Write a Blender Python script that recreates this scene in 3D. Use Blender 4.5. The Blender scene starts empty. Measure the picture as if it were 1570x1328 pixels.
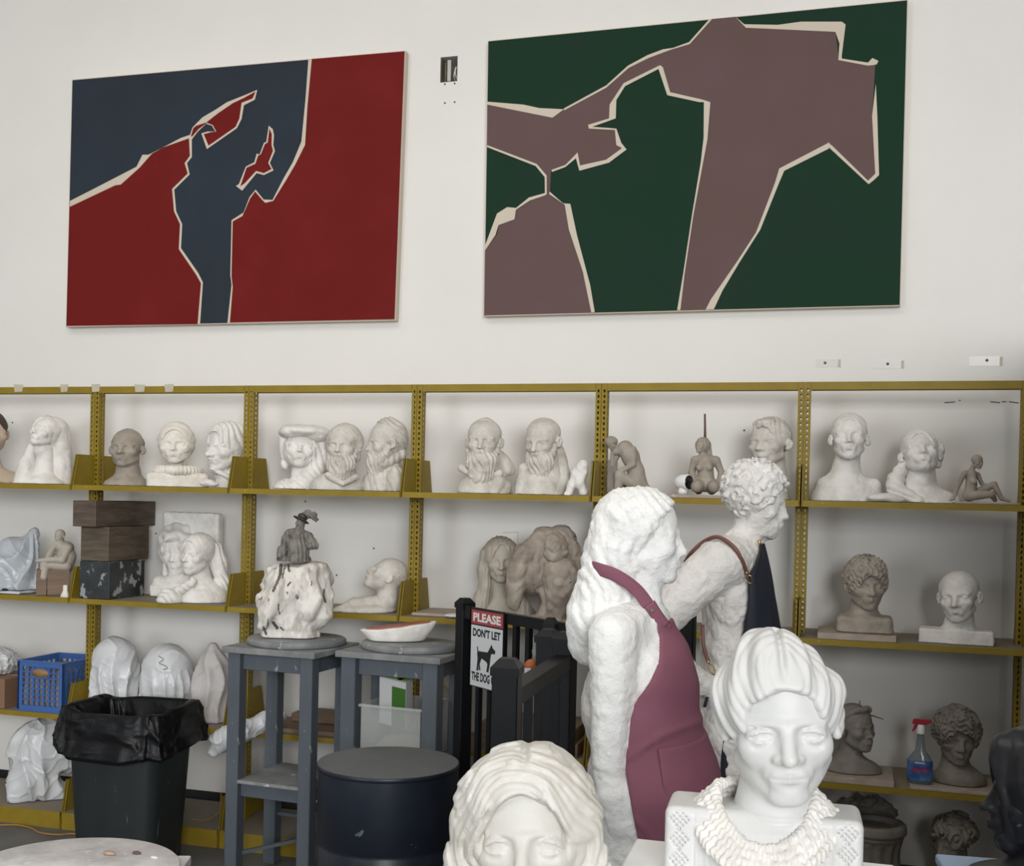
import bpy, bmesh, math, random
import numpy as np
from mathutils import Matrix, Vector

# ---------------------------------------------------------------- camera
W_PX, H_PX = 1570, 1328
F_PX, CX, CY = 1745.92, 781.0, 780.84
CAM = np.array([3.82284, -5.20094, 1.75666])
R_ = np.array([0.95984865, 0.27959357, 0.02275982])
U_ = np.array([-0.02441269, 0.00243036, 0.99969901])
FW = np.array([-0.2794541, 0.96011537, -0.00915841])
scene = bpy.context.scene
C = scene.collection
cam_data = bpy.data.cameras.new('camera')
cam_data.sensor_fit = 'HORIZONTAL'
cam_data.sensor_width = 36.0
cam_data.lens = F_PX * 36.0 / W_PX
cam_data.shift_x = (W_PX / 2 - CX) / W_PX
cam_data.shift_y = (CY - H_PX / 2) / W_PX
cam_data.clip_start = 0.05
cam = bpy.data.objects.new('camera', cam_data)
C.objects.link(cam)
cam.matrix_world = Matrix(((R_[0], U_[0], -FW[0], CAM[0]), (R_[1], U_[1], -FW[1], CAM[1]),
                           (R_[2], U_[2], -FW[2], CAM[2]), (0, 0, 0, 1)))
scene.camera = cam

# ---------------------------------------------------------------- light and exposure
scene.view_settings.view_transform = 'Standard'
scene.view_settings.look = 'None'
scene.view_settings.gamma = 1.0
scene.view_settings.use_curve_mapping = False
scene.view_settings.exposure = -0.05
world = bpy.data.worlds.new('world')
scene.world = world
world.use_nodes = True
world.node_tree.nodes['Background'].inputs['Color'].default_value = (0.80, 0.90, 1.0, 1)
world.node_tree.nodes['Background'].inputs['Strength'].default_value = 0.25


def area_light(name, loc, target, sx, sy, power, color=(1, 1, 1)):
    d = bpy.data.lights.new(name, 'AREA')
    d.shape = 'RECTANGLE'
    d.size, d.size_y, d.energy, d.color = sx, sy, power, color
    o = bpy.data.objects.new(name, d)
    C.objects.link(o)
    o.location = loc
    o.rotation_euler = (Vector(target) - Vector(loc)).to_track_quat('-Z', 'Y').to_euler()
    return o


LIGHTS = [
    ('door_daylight', (7.4, -12.5, 3.6), (2.2, 0.0, 1.6), 4.4, 3.0, 900, (0.97, 0.985, 1.0)),
    ('skylight', (1.6, -3.0, 5.1), (1.8, -2.4, 0), 5.5, 2.4, 90, (1.0, 0.95, 0.88)),
    ('left_fill', (-1.0, -9.8, 2.0), (0.5, 0.0, 1.2), 3.4, 3.0, 180, (0.88, 0.95, 1.0)),  # added fill lamp for the left bays; the front wall has no opening here
]
for _l in LIGHTS:
    area_light(*_l)


# ---------------------------------------------------------------- helpers
def at(px, py, depth):
    """point on the line of sight through a pixel of the photograph, at a forward distance from the camera"""
    return CAM + (FW + R_ * ((px - CX) / F_PX) - U_ * ((py - CY) / F_PX)) * depth


def atY(px, py, Y):
    v = FW + R_ * ((px - CX) / F_PX) - U_ * ((py - CY) / F_PX)
    return CAM + v * ((Y - CAM[1]) / v[1])


def atZ(px, py, Z):
    v = FW + R_ * ((px - CX) / F_PX) - U_ * ((py - CY) / F_PX)
    return CAM + v * ((Z - CAM[2]) / v[2])


def depth_of(P):
    return float((np.array(P) - CAM) @ FW)


def facing(P):
    """turn about z that points local -Y to where the photographer stood"""
    d = CAM - np.array(P)
    return math.atan2(d[0], -d[1])


def tag(o, label=None, cat=None, group=None, kind=None):
    if label: o['label'] = label
    if cat: o['category'] = cat
    if group: o['group'] = group
    if kind: o['kind'] = kind
    return o


def empty(name, loc=(0, 0, 0), rz=0.0, label=None, cat=None, group=None):
    o = bpy.data.objects.new(name, None)
    o.empty_display_size = 0.05
    C.objects.link(o)
    o.location = [float(v) for v in loc]
    o.rotation_euler = (0, 0, rz)
    return tag(o, label, cat, group)


def link(name, me, m=None, parent=None):
    o = bpy.data.objects.new(name, me)
    C.objects.link(o)
    if m is not None and len(me.materials) == 0:
        me.materials.append(m)
    if parent is not None: o.parent = parent
    return o


def copy_tree(o, parent=None):
    c = o.copy()
    C.objects.link(c)
    c.parent = parent
    for ch in o.children:
        copy_tree(ch, c)
    return c


class MB:
    """collects boxes, prisms, tubes and lathes; build() links them as one mesh object"""

    def __init__(self):
        self.v, self.f, self.s = [], [], []

    def add(self, vs, fs, smooth=False, M=None):
        n = len(self.v)
        for p in vs:
            self.v.append(tuple(M @ Vector(p)) if M is not None else tuple(float(q) for q in p))
        for f in fs:
            self.f.append([i + n for i in f])
            self.s.append(smooth)
        return self

    def box(self, lo, hi, M=None):
        x0, y0, z0 = lo
        x1, y1, z1 = hi
        return self.add([(x0, y0, z0), (x1, y0, z0), (x1, y1, z0), (x0, y1, z0), (x0, y0, z1), (x1, y0, z1), (x1, y1, z1), (x0, y1, z1)],
                        [(3, 2, 1, 0), (4, 5, 6, 7), (0, 1, 5, 4), (1, 2, 6, 5), (2, 3, 7, 6), (3, 0, 4, 7)], False, M)

    def bar(self, a, b, w, h, up=(0, 0, 1)):
        """a straight bar of rectangular section from a to b"""
        a, b = Vector(a), Vector(b)
        d = (b - a).normalized()
        s = d.cross(Vector(up))
        if s.length < 1e-4: s = d.cross(Vector((1, 0, 0)))
        s.normalize()
        u = s.cross(d)
        vs = [p + s * (w / 2 * i) + u * (h / 2 * j) for p in (a, b) for i, j in ((-1, -1), (1, -1), (1, 1), (-1, 1))]
        return self.add(vs, [(0, 1, 2, 3), (7, 6, 5, 4), (1, 0, 4, 5), (2, 1, 5, 6), (3, 2, 6, 7), (0, 3, 7, 4)])

    def prism(self, pts, lo, hi, axis='y', M=None):
        """polygon (2-D) pushed from lo to hi along an axis"""
        n = len(pts)
        if axis == 'y':
            P = [(x, lo, z) for x, z in pts] + [(x, hi, z) for x, z in pts]
        elif axis == 'z':
            P = [(x, y, lo) for x, y in pts] + [(x, y, hi) for x, y in pts]
        else:
            P = [(lo, y, z) for y, z in pts] + [(hi, y, z) for y, z in pts]
        return self.add(P, [list(range(n)), list(range(2 * n - 1, n - 1, -1))] + [(i, n + i, n + (i + 1) % n, (i + 1) % n) for i in range(n)], False, M)

    def lathe(self, prof, n=32, M=None, smooth=True, wob=None):
        vs, fs = [], []
        for k, (r, z) in enumerate(prof):
            for i in range(n):
                a = 2 * math.pi * i / n
                rr = r if wob is None else r * (1 + wob(a, z))
                vs.append((rr * math.cos(a), rr * math.sin(a), z))
        for k in range(len(prof) - 1):
            for i in range(n):
                j = (i + 1) % n
                fs.append((k * n + i, k * n + j, (k + 1) * n + j, (k + 1) * n + i))
        self.add(vs, fs, smooth, M)
        if prof[0][0] > 1e-4: self.add(vs[:n], [list(range(n - 1, -1, -1))], False, M)
        if prof[-1][0] > 1e-4: self.add(vs[-n:], [list(range(n))], False, M)
        return self

    def tube(self, pts, r, n=8, flat=None, up=(0, 0, 1)):
        pts = [Vector([float(q) for q in p]) for p in pts]
        m = len(pts)
        rs = r if isinstance(r, (list, tuple)) else [r] * m
        vs, fs = [], []
        for k in range(m):
            d = (pts[min(k + 1, m - 1)] - pts[max(k - 1, 0)]).normalized()
            s = d.cross(Vector(up))
            if s.length < 1e-3: s = d.cross(Vector((1, 0.2, 0)))
            s.normalize()
            u = s.cross(d)
            for i in range(n):
                a = 2 * math.pi * i / n
                fl = 1 if flat is None else flat
                vs.append(pts[k] + s * (rs[k] * math.cos(a)) + u * (rs[k] * fl * math.sin(a)))
        for k in range(m - 1):
            for i in range(n):
                j = (i + 1) % n
                fs.append((k * n + i, k * n + j, (k + 1) * n + j, (k + 1) * n + i))
        fs.append(list(range(n - 1, -1, -1)))
        fs.append([(m - 1) * n + i for i in range(n)])
        return self.add(vs, fs, True)

    def mesh(self, name, bevel=0.0, seg=1):
        me = bpy.data.meshes.new(name)
        me.from_pydata(self.v, [], self.f)
        if bevel > 0:
            bm = bmesh.new()
            bm.from_mesh(me)
            bmesh.ops.remove_doubles(bm, verts=bm.verts, dist=1e-5)
            bmesh.ops.recalc_face_normals(bm, faces=bm.faces)
            ed = [e for e in bm.edges if len(e.link_faces) == 2 and e.calc_face_angle(0) > 0.5]
            bmesh.ops.bevel(bm, geom=ed, offset=bevel, segments=seg, affect='EDGES', profile=0.5, clamp_overlap=True)
            bm.to_mesh(me)
            bm.free()
        else:
            me.polygons.foreach_set('use_smooth', self.s)
        me.update()
        return me

    def build(self, name, m, parent=None, bevel=0.0, seg=1, loc=None, rot=None):
        me = self.mesh(name, bevel, seg)
        o = link(name, me, m, parent)
        if loc is not None: o.location = [float(q) for q in loc]
        if rot is not None: o.rotation_euler = rot
        return o


def smooth_curve(pts, k=6):
    """Catmull-Rom through points"""
    P = [np.array(p, float) for p in pts]
    P = [2 * P[0] - P[1]] + P + [2 * P[-1] - P[-2]]
    out = []
    for i in range(1, len(P) - 2):
        for t in np.linspace(0, 1, k, endpoint=False):
            a, b, c, d = P[i - 1], P[i], P[i + 1], P[i + 2]
            out.append(0.5 * (2 * b + (c - a) * t + (2 * a - 5 * b + 4 * c - d) * t * t + (3 * b - a - 3 * c + d) * t ** 3))
    out.append(P[-2])
    return out


# ---------------------------------------------------------------- materials
def mat(name, col, rough=0.6, col2=None, scale=8.0, mix=(0.35, 0.7), bump=0.0, bscale=40.0, spots=None, metal=0.0,
        stretch=(1, 1, 1), alpha=None, spec=None, sscale=None, sthr=0.66, coat=0.0, detail=6.0, bdist=0.004):
    """noise-mottled surface: col -> col2 by noise, specks of colour spots, fine relief"""
    m = bpy.data.materials.new(name)
    m.use_nodes = True
    nt = m.node_tree
    b = nt.nodes['Principled BSDF']
    b.inputs['Roughness'].default_value = rough
    b.inputs['Metallic'].default_value = metal
    if spec is not None: b.inputs['Specular IOR Level'].default_value = spec
    if coat: b.inputs['Coat Weight'].default_value = coat
    tc = nt.nodes.new('ShaderNodeTexCoord')
    mp = nt.nodes.new('ShaderNodeMapping')
    mp.inputs['Scale'].default_value = stretch
    nt.links.new(tc.outputs['Object'], mp.inputs['Vector'])

    def noise(s, det=detail, ro=0.6):
        n = nt.nodes.new('ShaderNodeTexNoise')
        n.inputs['Scale'].default_value = s
        n.inputs['Detail'].default_value = det
        n.inputs['Roughness'].default_value = ro
        nt.links.new(mp.outputs[0], n.inputs['Vector'])
        return n

    def ramp(src, a, c):
        r = nt.nodes.new('ShaderNodeMapRange')
        r.inputs['From Min'].default_value, r.inputs['From Max'].default_value = a, c
        nt.links.new(src, r.inputs['Value'])
        return r.outputs[0]

    def mixc(fac, A, Bc):
        x = nt.nodes.new('ShaderNodeMix')
        x.data_type = 'RGBA'
        nt.links.new(fac, x.inputs['Factor'])
        for idx, val in ((6, A), (7, Bc)):
            if isinstance(val, tuple): x.inputs[idx].default_value = (*val[:3], 1)
            else: nt.links.new(val, x.inputs[idx])
        return x.outputs[2]

    out = None
    if col2 is not None:
        out = mixc(ramp(noise(scale).outputs['Fac'], *mix), col, col2)
    if spots is not None:
        out = mixc(ramp(noise(sscale or scale * 5, 3.0, 0.55).outputs['Fac'], sthr, sthr + 0.04), out if out is not None else col, spots)
    if out is None: b.inputs['Base Color'].default_value = (*col, 1)
    else: nt.links.new(out, b.inputs['Base Color'])
    if bump > 0:
        bp = nt.nodes.new('ShaderNodeBump')
        bp.inputs['Strength'].default_value = min(1.0, bump)
        bp.inputs['Distance'].default_value = bdist
        nt.links.new(noise(bscale, 8.0, 0.65).outputs['Fac'], bp.inputs['Height'])
        nt.links.new(bp.outputs[0], b.inputs['Normal'])
    if alpha is not None:
        b.inputs['Alpha'].default_value = alpha
    return m


M = {}
M['wall'] = mat('wall_paint', (0.80, 0.775, 0.735), 0.75, (0.75, 0.725, 0.685), 1.3, (0.3, 0.8), 0.05, 60)
M['floor'] = mat('floor_concrete', (0.16, 0.155, 0.15), 0.6, (0.10, 0.10, 0.10), 3.0, bump=0.1, bscale=30)
M['black_trim'] = mat('black_rubber_trim', (0.012, 0.012, 0.012), 0.5)
M['mustard'] = mat('mustard_enamel', (0.285, 0.20, 0.020), 0.5, (0.23, 0.158, 0.016), 9.0, spots=(0.36, 0.28, 0.10), sscale=45, sthr=0.72, spec=.25)
M['deck'] = mat('shelf_dusty_deck', (0.24, 0.185, 0.09), 0.65, (0.23, 0.20, 0.17), 5.0, (0.3, 0.6))
M['dark'] = mat('dark_cavity', (0.02, 0.018, 0.012), 0.8)
M['plaster'] = mat('white_plaster', (0.80, 0.775, 0.735), 0.55, (0.63, 0.59, 0.53), 13.0, (0.42, 0.72), 0.55, 60)
M['plaster_fg'] = mat('white_plaster_clean', (0.64, 0.635, 0.62), 0.48, (0.58, 0.57, 0.55), 5.0, (0.4, 0.8), 0.07, 60)
M['plaster_warm'] = mat('warm_plaster', (0.66, 0.64, 0.595), 0.5, (0.59, 0.545, 0.47), 7.0, (0.4, 0.75), 0.25, 50)
M['plaster_rough'] = mat('rough_plaster', (0.92, 0.91, 0.89), 0.5, (0.85, 0.835, 0.80), 9.0, (0.4, 0.8), 0.9, 42, bdist=.008)
M['plaster_rough2'] = mat('rough_plaster_grey', (0.78, 0.755, 0.72), 0.55, (0.66, 0.63, 0.59), 14.0, (0.4, 0.8), 1.0, 48, bdist=.009)
M['plaster_dusty'] = mat('dusty_plaster', (0.66, 0.625, 0.565), 0.6, (0.46, 0.42, 0.365), 14.0, (0.4, 0.7), 0.6, 60)
M['plaster_stain'] = mat('stained_plaster', (0.76, 0.72, 0.66), 0.65, (0.40, 0.37, 0.335), 16.0, (0.45, 0.70), 0.6, 40, spots=(0.10, 0.085, 0.075), sscale=13, sthr=0.645, stretch=(1.6, 1.6, .6))
M['clay'] = mat('grey_clay', (0.38, 0.33, 0.275), 0.7, (0.27, 0.23, 0.185), 14.0, (0.35, 0.7), 0.6, 60)
M['clay_pale'] = mat('pale_clay', (0.47, 0.42, 0.355), 0.65, (0.38, 0.335, 0.28), 8.0, (0.3, 0.7), 0.2, 60)
M['clay_dark'] = mat('dark_clay', (0.235, 0.21, 0.18), 0.75, (0.165, 0.145, 0.122), 13.0, (0.35, 0.7), 0.6, 60)
M['terracotta'] = mat('beige_terracotta', (0.55, 0.44, 0.34), 0.6, (0.47, 0.37, 0.28), 8.0)
M['brown'] = mat('dark_brown_paint', (0.06, 0.04, 0.03), 0.6)
M['plaster_cream'] = mat('cream_plaster', (0.79, 0.75, 0.68), 0.55, (0.64, 0.58, 0.48), 13.0, (0.42, 0.72), 0.5, 60)

# ---------------------------------------------------------------- sculpting kit: solid shapes as distance functions, skinned by surface nets
f32 = np.float32


def ell(p, c, r):
    q = (p - np.array(c, f32)) / np.array(r, f32)
    k = np.sqrt((q * q).sum(1)) + 1e-6
    g = np.sqrt(((q / np.array(r, f32)) ** 2).sum(1)) + 1e-6
    return k * (k - 1) / g


def sph(p, c, r):
    q = p - np.array(c, f32)
    return np.sqrt((q * q).sum(1)) - f32(r)


def cap(p, a, b, ra, rb=None):
    a = np.array(a, f32)
    b = np.array(b, f32)
    rb = ra if rb is None else rb
    d = b - a
    q = p - a
    t = np.clip(q @ d / f32(d @ d + 1e-9), 0, 1)
    w = q - t[:, None] * d
    return np.sqrt((w * w).sum(1)) - (ra + (rb - ra) * t)


def chain(p, pts, rs, k=0.0):
    d = None
    for i in range(len(pts) - 1):
        e = cap(p, pts[i], pts[i + 1], rs[i], rs[i + 1])
        d = e if d is None else (smin(d, e, k) if k > 0 else np.minimum(d, e))
    return d


def rbox(p, c, h, r, R=None):
    q = p - np.array(c, f32)
    if R is not None: q = q @ R
    q = np.abs(q) - (np.array(h, f32) - f32(r))
    return np.sqrt((np.maximum(q, 0) ** 2).sum(1)) + np.minimum(q.max(1), 0) - f32(r)


def smin(a, b, k):
    h = np.maximum(k - np.abs(a - b), 0) / k
    return np.minimum(a, b) - h * h * (k * 0.25)


def smax(a, b, k):
    return -smin(-a, -b, k)


def gyr(p, f, s=0.0):
    """smooth curly noise about -1..1"""
    x, y, z = p[:, 0] * f + s, p[:, 1] * f + s * 1.7, p[:, 2] * f + s * 0.6
    return (np.sin(x) * np.cos(y) + np.sin(y) * np.cos(z) + np.sin(z) * np.cos(x)) * f32(0.66)


def fbm(p, f, s=0.0, o=3):
    v, a = 0, 0.5
    for i in range(o):
        q = p * f32(f)
        q = q + f32(0.6) * np.stack([np.sin(q[:, 1] * 1.3 + s), np.sin(q[:, 2] * 1.1 + s * 2), np.sin(q[:, 0] * 1.2 + s * 3)], 1)
        v = v + a * gyr(q, 1.0, s + i * 2.1)
        f *= 2.13
        a *= 0.5
    return v


def rot3(yaw=0, pitch=0, roll=0):
    """yaw>0 turns the face to the viewer's right, pitch>0 lifts the chin, roll>0 leans the crown to the right; degrees"""
    a, b, c = math.radians(yaw), math.radians(-pitch), math.radians(roll)
    Z = np.array([[math.cos(a), -math.sin(a), 0], [math.sin(a), math.cos(a), 0], [0, 0, 1]])
    X = np.array([[1, 0, 0], [0, math.cos(b), -math.sin(b)], [0, math.sin(b), math.cos(b)]])
    Y = np.array([[math.cos(c), 0, math.sin(c)], [0, 1, 0], [-math.sin(c), 0, math.cos(c)]])
    return (Z @ X @ Y).astype(f32)


def net(fn, lo, hi, h):
    """surface-nets mesh of fn<0 inside the box lo..hi with cells of size h"""
    B = 8
    lo, hi = np.array(lo, float), np.array(hi, float)
    nb = np.maximum(np.ceil((hi - lo) / (h * B)).astype(int), 1)
    gx = [lo[i] + (np.arange(nb[i]) * B + (B - 1) / 2) * h for i in range(3)]
    cen = np.stack(np.meshgrid(*gx, indexing='ij'), -1).reshape(-1, 3).astype(f32)
    dc = fn(cen)
    act = np.nonzero(np.abs(dc) < B * h * 1.35)[0]
    D = np.empty((nb[0], B, nb[1], B, nb[2], B), f32)
    D[:] = dc.reshape(nb[0], 1, nb[1], 1, nb[2], 1)
    off = np.stack(np.meshgrid(*[(np.arange(B) - (B - 1) / 2) * h] * 3, indexing='ij'), -1).reshape(1, -1, 3).astype(f32)
    ii = np.stack(np.unravel_index(act, nb), 1)
    for s in range(0, len(act), 500):
        a = act[s:s + 500]
        P = (cen[a][:, None, :] + off).reshape(-1, 3)
        v = fn(P).reshape(len(a), B, B, B)
        j = ii[s:s + 500]
        D[j[:, 0], :, j[:, 1], :, j[:, 2], :] = v
    D = D.reshape(nb * B)
    D[0], D[-1], D[:, 0], D[:, -1], D[:, :, 0], D[:, :, -1] = [np.maximum(x, h * 0.5) for x in (D[0], D[-1], D[:, 0], D[:, -1], D[:, :, 0], D[:, :, -1])]
    N = np.array(D.shape)
    ins = D < 0
    cnt = np.zeros(N - 1, np.int8)
    for dx in (0, 1):
        for dy in (0, 1):
            for dz in (0, 1):
                cnt += ins[dx:N[0] - 1 + dx, dy:N[1] - 1 + dy, dz:N[2] - 1 + dz]
    I = np.stack(np.nonzero((cnt > 0) & (cnt < 8)), 1)
    vid = np.full(N - 1, -1, np.int32)
    vid[I[:, 0], I[:, 1], I[:, 2]] = np.arange(len(I))
    acc = np.zeros((len(I), 3))
    num = np.zeros(len(I))
    cs = {}
    for k in range(8):
        o = np.array([k >> 2 & 1, k >> 1 & 1, k & 1])
        q = I + o
        cs[k] = D[q[:, 0], q[:, 1], q[:, 2]]
    for a in range(8):
        for bit in (4, 2, 1):
            if a & bit: continue
            b = a | bit
            m = (cs[a] < 0) != (cs[b] < 0)
            t = cs[a] / np.where(np.abs(cs[a] - cs[b]) < 1e-12, 1e-12, cs[a] - cs[b])
            oa = np.array([a >> 2 & 1, a >> 1 & 1, a & 1], float)
            od = np.array([bit >> 2 & 1, bit >> 1 & 1, bit & 1], float)
            acc[m] += (oa + od * t[:, None])[m]
            num[m] += 1
    V = lo + (I + acc / num[:, None]) * h
    Q = []
    for ax in range(3):
        u, w = (ax + 1) % 3, (ax + 2) % 3
        sl0 = [slice(None)] * 3
        sl1 = [slice(None)] * 3
        sl0[ax], sl1[ax] = slice(0, -1), slice(1, None)
        for pos in (True, False):
            A, Bm = ins[tuple(sl0)], ins[tuple(sl1)]
            E = np.stack(np.nonzero((A & ~Bm) if pos else (~A & Bm)), 1)
            ok = (E[:, u] > 0) & (E[:, w] > 0) & (E[:, u] < N[u] - 1) & (E[:, w] < N[w] - 1)
            E = E[ok]
            du = np.zeros(3, int)
            dw = np.zeros(3, int)
            du[u] = 1
            dw[w] = 1
            g = lambda e: vid[e[:, 0], e[:, 1], e[:, 2]]
            q = np.stack([g(E - du - dw), g(E - dw), g(E), g(E - du)], 1)
            Q.append(q if pos else q[:, ::-1])
    Q = np.concatenate(Q)
    Q = Q[(Q >= 0).all(1)]
    return V, Q


def skin(name, fn, lo, hi, h, m, parent=None):
    V, Q = net(fn, lo, hi, h)
    me = bpy.data.meshes.new(name)
    me.vertices.add(len(V))
    me.vertices.foreach_set('co', V.astype(f32).ravel())
    me.loops.add(Q.size)
    me.loops.foreach_set('vertex_index', Q.astype(np.int32).ravel())
    me.polygons.add(len(Q))
    me.polygons.foreach_set('loop_start', np.arange(0, Q.size, 4, dtype=np.int32))
    me.polygons.foreach_set('use_smooth', np.ones(len(Q), bool))
    me.update(calc_edges=True)
    return link(name, me, m, parent)


# ---------------------------------------------------------------- heads (unit: chin to crown = 1, chin at z = 0, face to -y)
def mir(p):
    q = p.copy()
    q[:, 0] = np.abs(q[:, 0])
    return q


def face(p, w=1.18, jaw=1.0, nose=1.0, brow=1.0, lid=1.0, age=0.0, cheek=1.0, lips=1.0, ears=True, eye=1.0, neck=0.165, wide=1.0, chin=1.0, pupil=False, nl=1.0, lidt=0.015, ear=1.0):
    q = mir(p)
    q[:, 0] /= f32(w)
    d = smin(ell(q, (0, 0.07, 0.645), (0.325, 0.40, 0.36)), ell(q, (0, -0.11, 0.42), (0.265, 0.255, 0.40)), 0.07)
    d = smin(d, cap(q, (0.185 * jaw, 0.0, 0.25), (0.05, -0.25, 0.085), 0.085, 0.07), 0.08)
    d = smin(d, ell(q, (0, -0.285, 0.075), (0.075 * jaw, 0.07, 0.068 * chin)), 0.07)
    d = smin(d, ell(q, (0.175, -0.235, 0.385), (0.085, 0.085, 0.075 * cheek)), 0.08)
    d = smin(d, cap(q, (0.035, -0.345, 0.545), (0.20, -0.27, 0.55), 0.026 * brow, 0.022 * brow), 0.05)
    d = smax(d, -ell(q, (0.14, -0.40, 0.478), (0.085, 0.092, 0.052)), 0.055)
    d = smin(d, ell(q, (0, -0.325, 0.225), (0.125, 0.072, 0.10)), 0.07)
    # eyes and lids (lid: 0 closed .. 1 open)
    d = smax(d, -ell(q, (0.072, -0.40, 0.487), (0.028, 0.055, 0.034)), 0.035)
    e = (0.14, -0.268, 0.472)
    r = 0.060 * eye
    ball = sph(q, e, r)
    ux = (q[:, 0] - f32(0.14)) / f32(0.068 * eye)
    alm = np.maximum(1 - ux * ux, -0.3)
    zz = q[:, 2] - f32(0.470) + ux * f32(0.006)
    up = np.maximum(sph(q, e, r + lidt), f32(0.036 * lid - 0.006) * alm * eye - zz)
    dn = np.maximum(sph(q, e, r + lidt * 0.8), zz + f32(0.020 * lid + 0.004) * alm * eye)
    if pupil:
        ball = smax(ball, -ell(q, (0.138, -0.268 - r - 0.004, 0.473), (0.027 * eye, 0.013, 0.027 * eye)), 0.003)
    d = smin(d, ball, 0.012)
    d = smin(d, up, 0.010)
    d = smin(d, dn, 0.010)
    d = smax(d, -cap(q, (0.085, -0.345, 0.532), (0.195, -0.300, 0.527), 0.006, 0.004), 0.016)
    # nose
    n = cap(q, (0, -0.340, 0.525), (0, -0.415 - 0.02 * nl, 0.360), 0.030 * nose, 0.033 * nose)
    n = smin(n, cap(q, (0, -0.315, 0.50), (0, -0.345, 0.345), 0.030 * nose, 0.062 * nose), 0.05)
    n = smin(n, sph(q, (0, -0.425 - 0.025 * nl, 0.346), 0.036 * nose), 0.03)
    n = smin(n, ell(q, (0.048 * nose * wide, -0.385, 0.335), (0.028 * nose, 0.042, 0.028)), 0.03)
    d = smin(d, n, 0.035)
    d = smax(d, -ell(q, (0.026 * wide, -0.425, 0.307), (0.014, 0.024, 0.012)), 0.012)
    # mouth
    d = smin(d, cap(q, (0.0, -0.402, 0.232), (0.09, -0.350, 0.217), 0.021 * lips, 0.008), 0.022)
    d = smin(d, cap(q, (0.0, -0.392, 0.193), (0.08, -0.348, 0.205), 0.026 * lips, 0.010), 0.022)
    d = smax(d, -cap(q, (0.0, -0.425, 0.213), (0.100, -0.366, 0.209), 0.009, 0.006), 0.014)
    d = smax(d, -ell(q, (0, -0.425, 0.148), (0.07, 0.055, 0.026)), 0.04)
    if age > 0:
        d = smax(d, -cap(q, (0.075, -0.425, 0.325), (0.145, -0.335, 0.19), 0.012 * age, 0.010 * age), 0.03)
        d = smax(d, -cap(q, (0.095, -0.390, 0.408), (0.185, -0.325, 0.402), 0.008 * age, 0.005 * age), 0.03)
        d = smax(d, -cap(q, (0.135, -0.335, 0.18), (0.13, -0.295, 0.10), 0.010 * age, 0.006), 0.025)
    if ears:
        ex, ey = q[:, 0] - f32(0.302), q[:, 1] - f32(0.0)
        qe = np.stack([ex * f32(0.87) - ey * f32(0.5), ex * f32(0.5) + ey * f32(0.87), q[:, 2]], 1)
        qe = (qe - np.array((0, .05, .45), f32)) / f32(ear) + np.array((0, .05, .45), f32)
        er = ell(qe, (0.012, 0.062, 0.465), (0.030, 0.070, 0.115))
        er = smax(er, -ell(qe, (0.046, 0.055, 0.485), (0.026, 0.038, 0.070)), 0.02)
        er = smin(er, sph(qe, (0.012, 0.02, 0.375), 0.032), 0.03)
        d = smin(d, er, 0.02)
    if neck > 0:
        q2 = p.copy()
        d = smin(d, cap(q2, (0, 0.09, 0.35), (0, 0.12, -0.05), neck + 0.03, neck), 0.05)
    return d


def hair_cap(p, t=0.04, line=0.80, low=0.30, side=0.265, back=0.0):
    """cap of hair of thickness t over the skull, open at the face"""
    d = ell(p, (0, 0.07 + back / 2, 0.64), (0.325 + t, 0.40 + t + back / 2, 0.36 + t))
    cut = ell(p, (0, -0.42, 0.36), (side, 0.34, line - 0.36))
    d = smax(d, -cut, 0.03)
    d = smax(d, low - p[:, 2] - f32(0.25) * np.clip(p[:, 1], -0.5, 0.0) * -1, 0.05)
    return d


def ridges(p, v, f, wob=0.6, s=0.0, wf=6.0):
    ph = (p @ np.array(v, f32)) * f + f32(wob) * 2.2 * gyr(p, wf, s)
    return np.abs(np.sin(ph)) * 1.6 - 0.8


class Bust:
    """places a sculpted head by its middle (px) and size (px chin to crown); everything below is modelled in head units"""

    def __init__(self, name, label, head, H, Y, base_z, yaw=0, pitch=0, roll=0, h=0.0042, cat="sculpture", group=None, depth=None, turn=None):
        hc = at(head[0], head[1], depth) if depth else atY(head[0], head[1], Y)
        self.S = H * depth_of(hc) / F_PX
        self.R = rot3(yaw, pitch, roll)
        self.zc = float(hc[2] - base_z)
        self.zb = -self.zc / self.S
        self.root = empty(name, (hc[0], hc[1], base_z + 0.0015), facing(hc) if turn is None else turn, label, cat, group)
        self.h = h
        self.hx, self.hy, self.H = head[0], head[1], H

    def px(self, x, y, d=0.0):
        """pixel -> bust coordinates (x right, z up from head middle) at depth d"""
        return ((x - self.hx) / self.H, d, (self.hy - y) / self.H)

    def part(self, name, fn, m, lo=None, hi=None, h=None, rough=0.011):
        """fn(q) or fn(ph) in head units; q unrotated with origin at the head middle, ph in the head's own axes"""
        S, zc, R = f32(self.S), self.zc, self.R

        def g(P):
            q = P.copy()
            q[:, 2] -= f32(zc)
            q /= S
            ph = q @ R
            ph[:, 2] += f32(0.5)
            d = fn(q, ph)
            if rough:
                d = d - f32(rough) * (fbm(q, 10.0, self.hx, 3) + np.abs(gyr(q, 30.0, self.hy)) * f32(0.5))
            d = np.maximum(d, f32(self.zb) - q[:, 2])
            return d * S

        lo = np.array(lo if lo else (-0.9, -0.8, self.zb - 0.03)) * self.S + np.array([0, 0, zc])
        hi = np.array(hi if hi else (0.9, 0.8, 0.75)) * self.S + np.array([0, 0, zc])
        return skin(name, g, lo, hi, (h or self.h) * 1.12, m, self.root)

# ---------------------------------------------------------------- the room
WALL_Y = 0.30
BAY = 0.914
Z_RAIL, Z2, Z3, Z4, Z5 = 2.303, 1.7777, 1.1909, 0.5836, 0.0862

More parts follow.
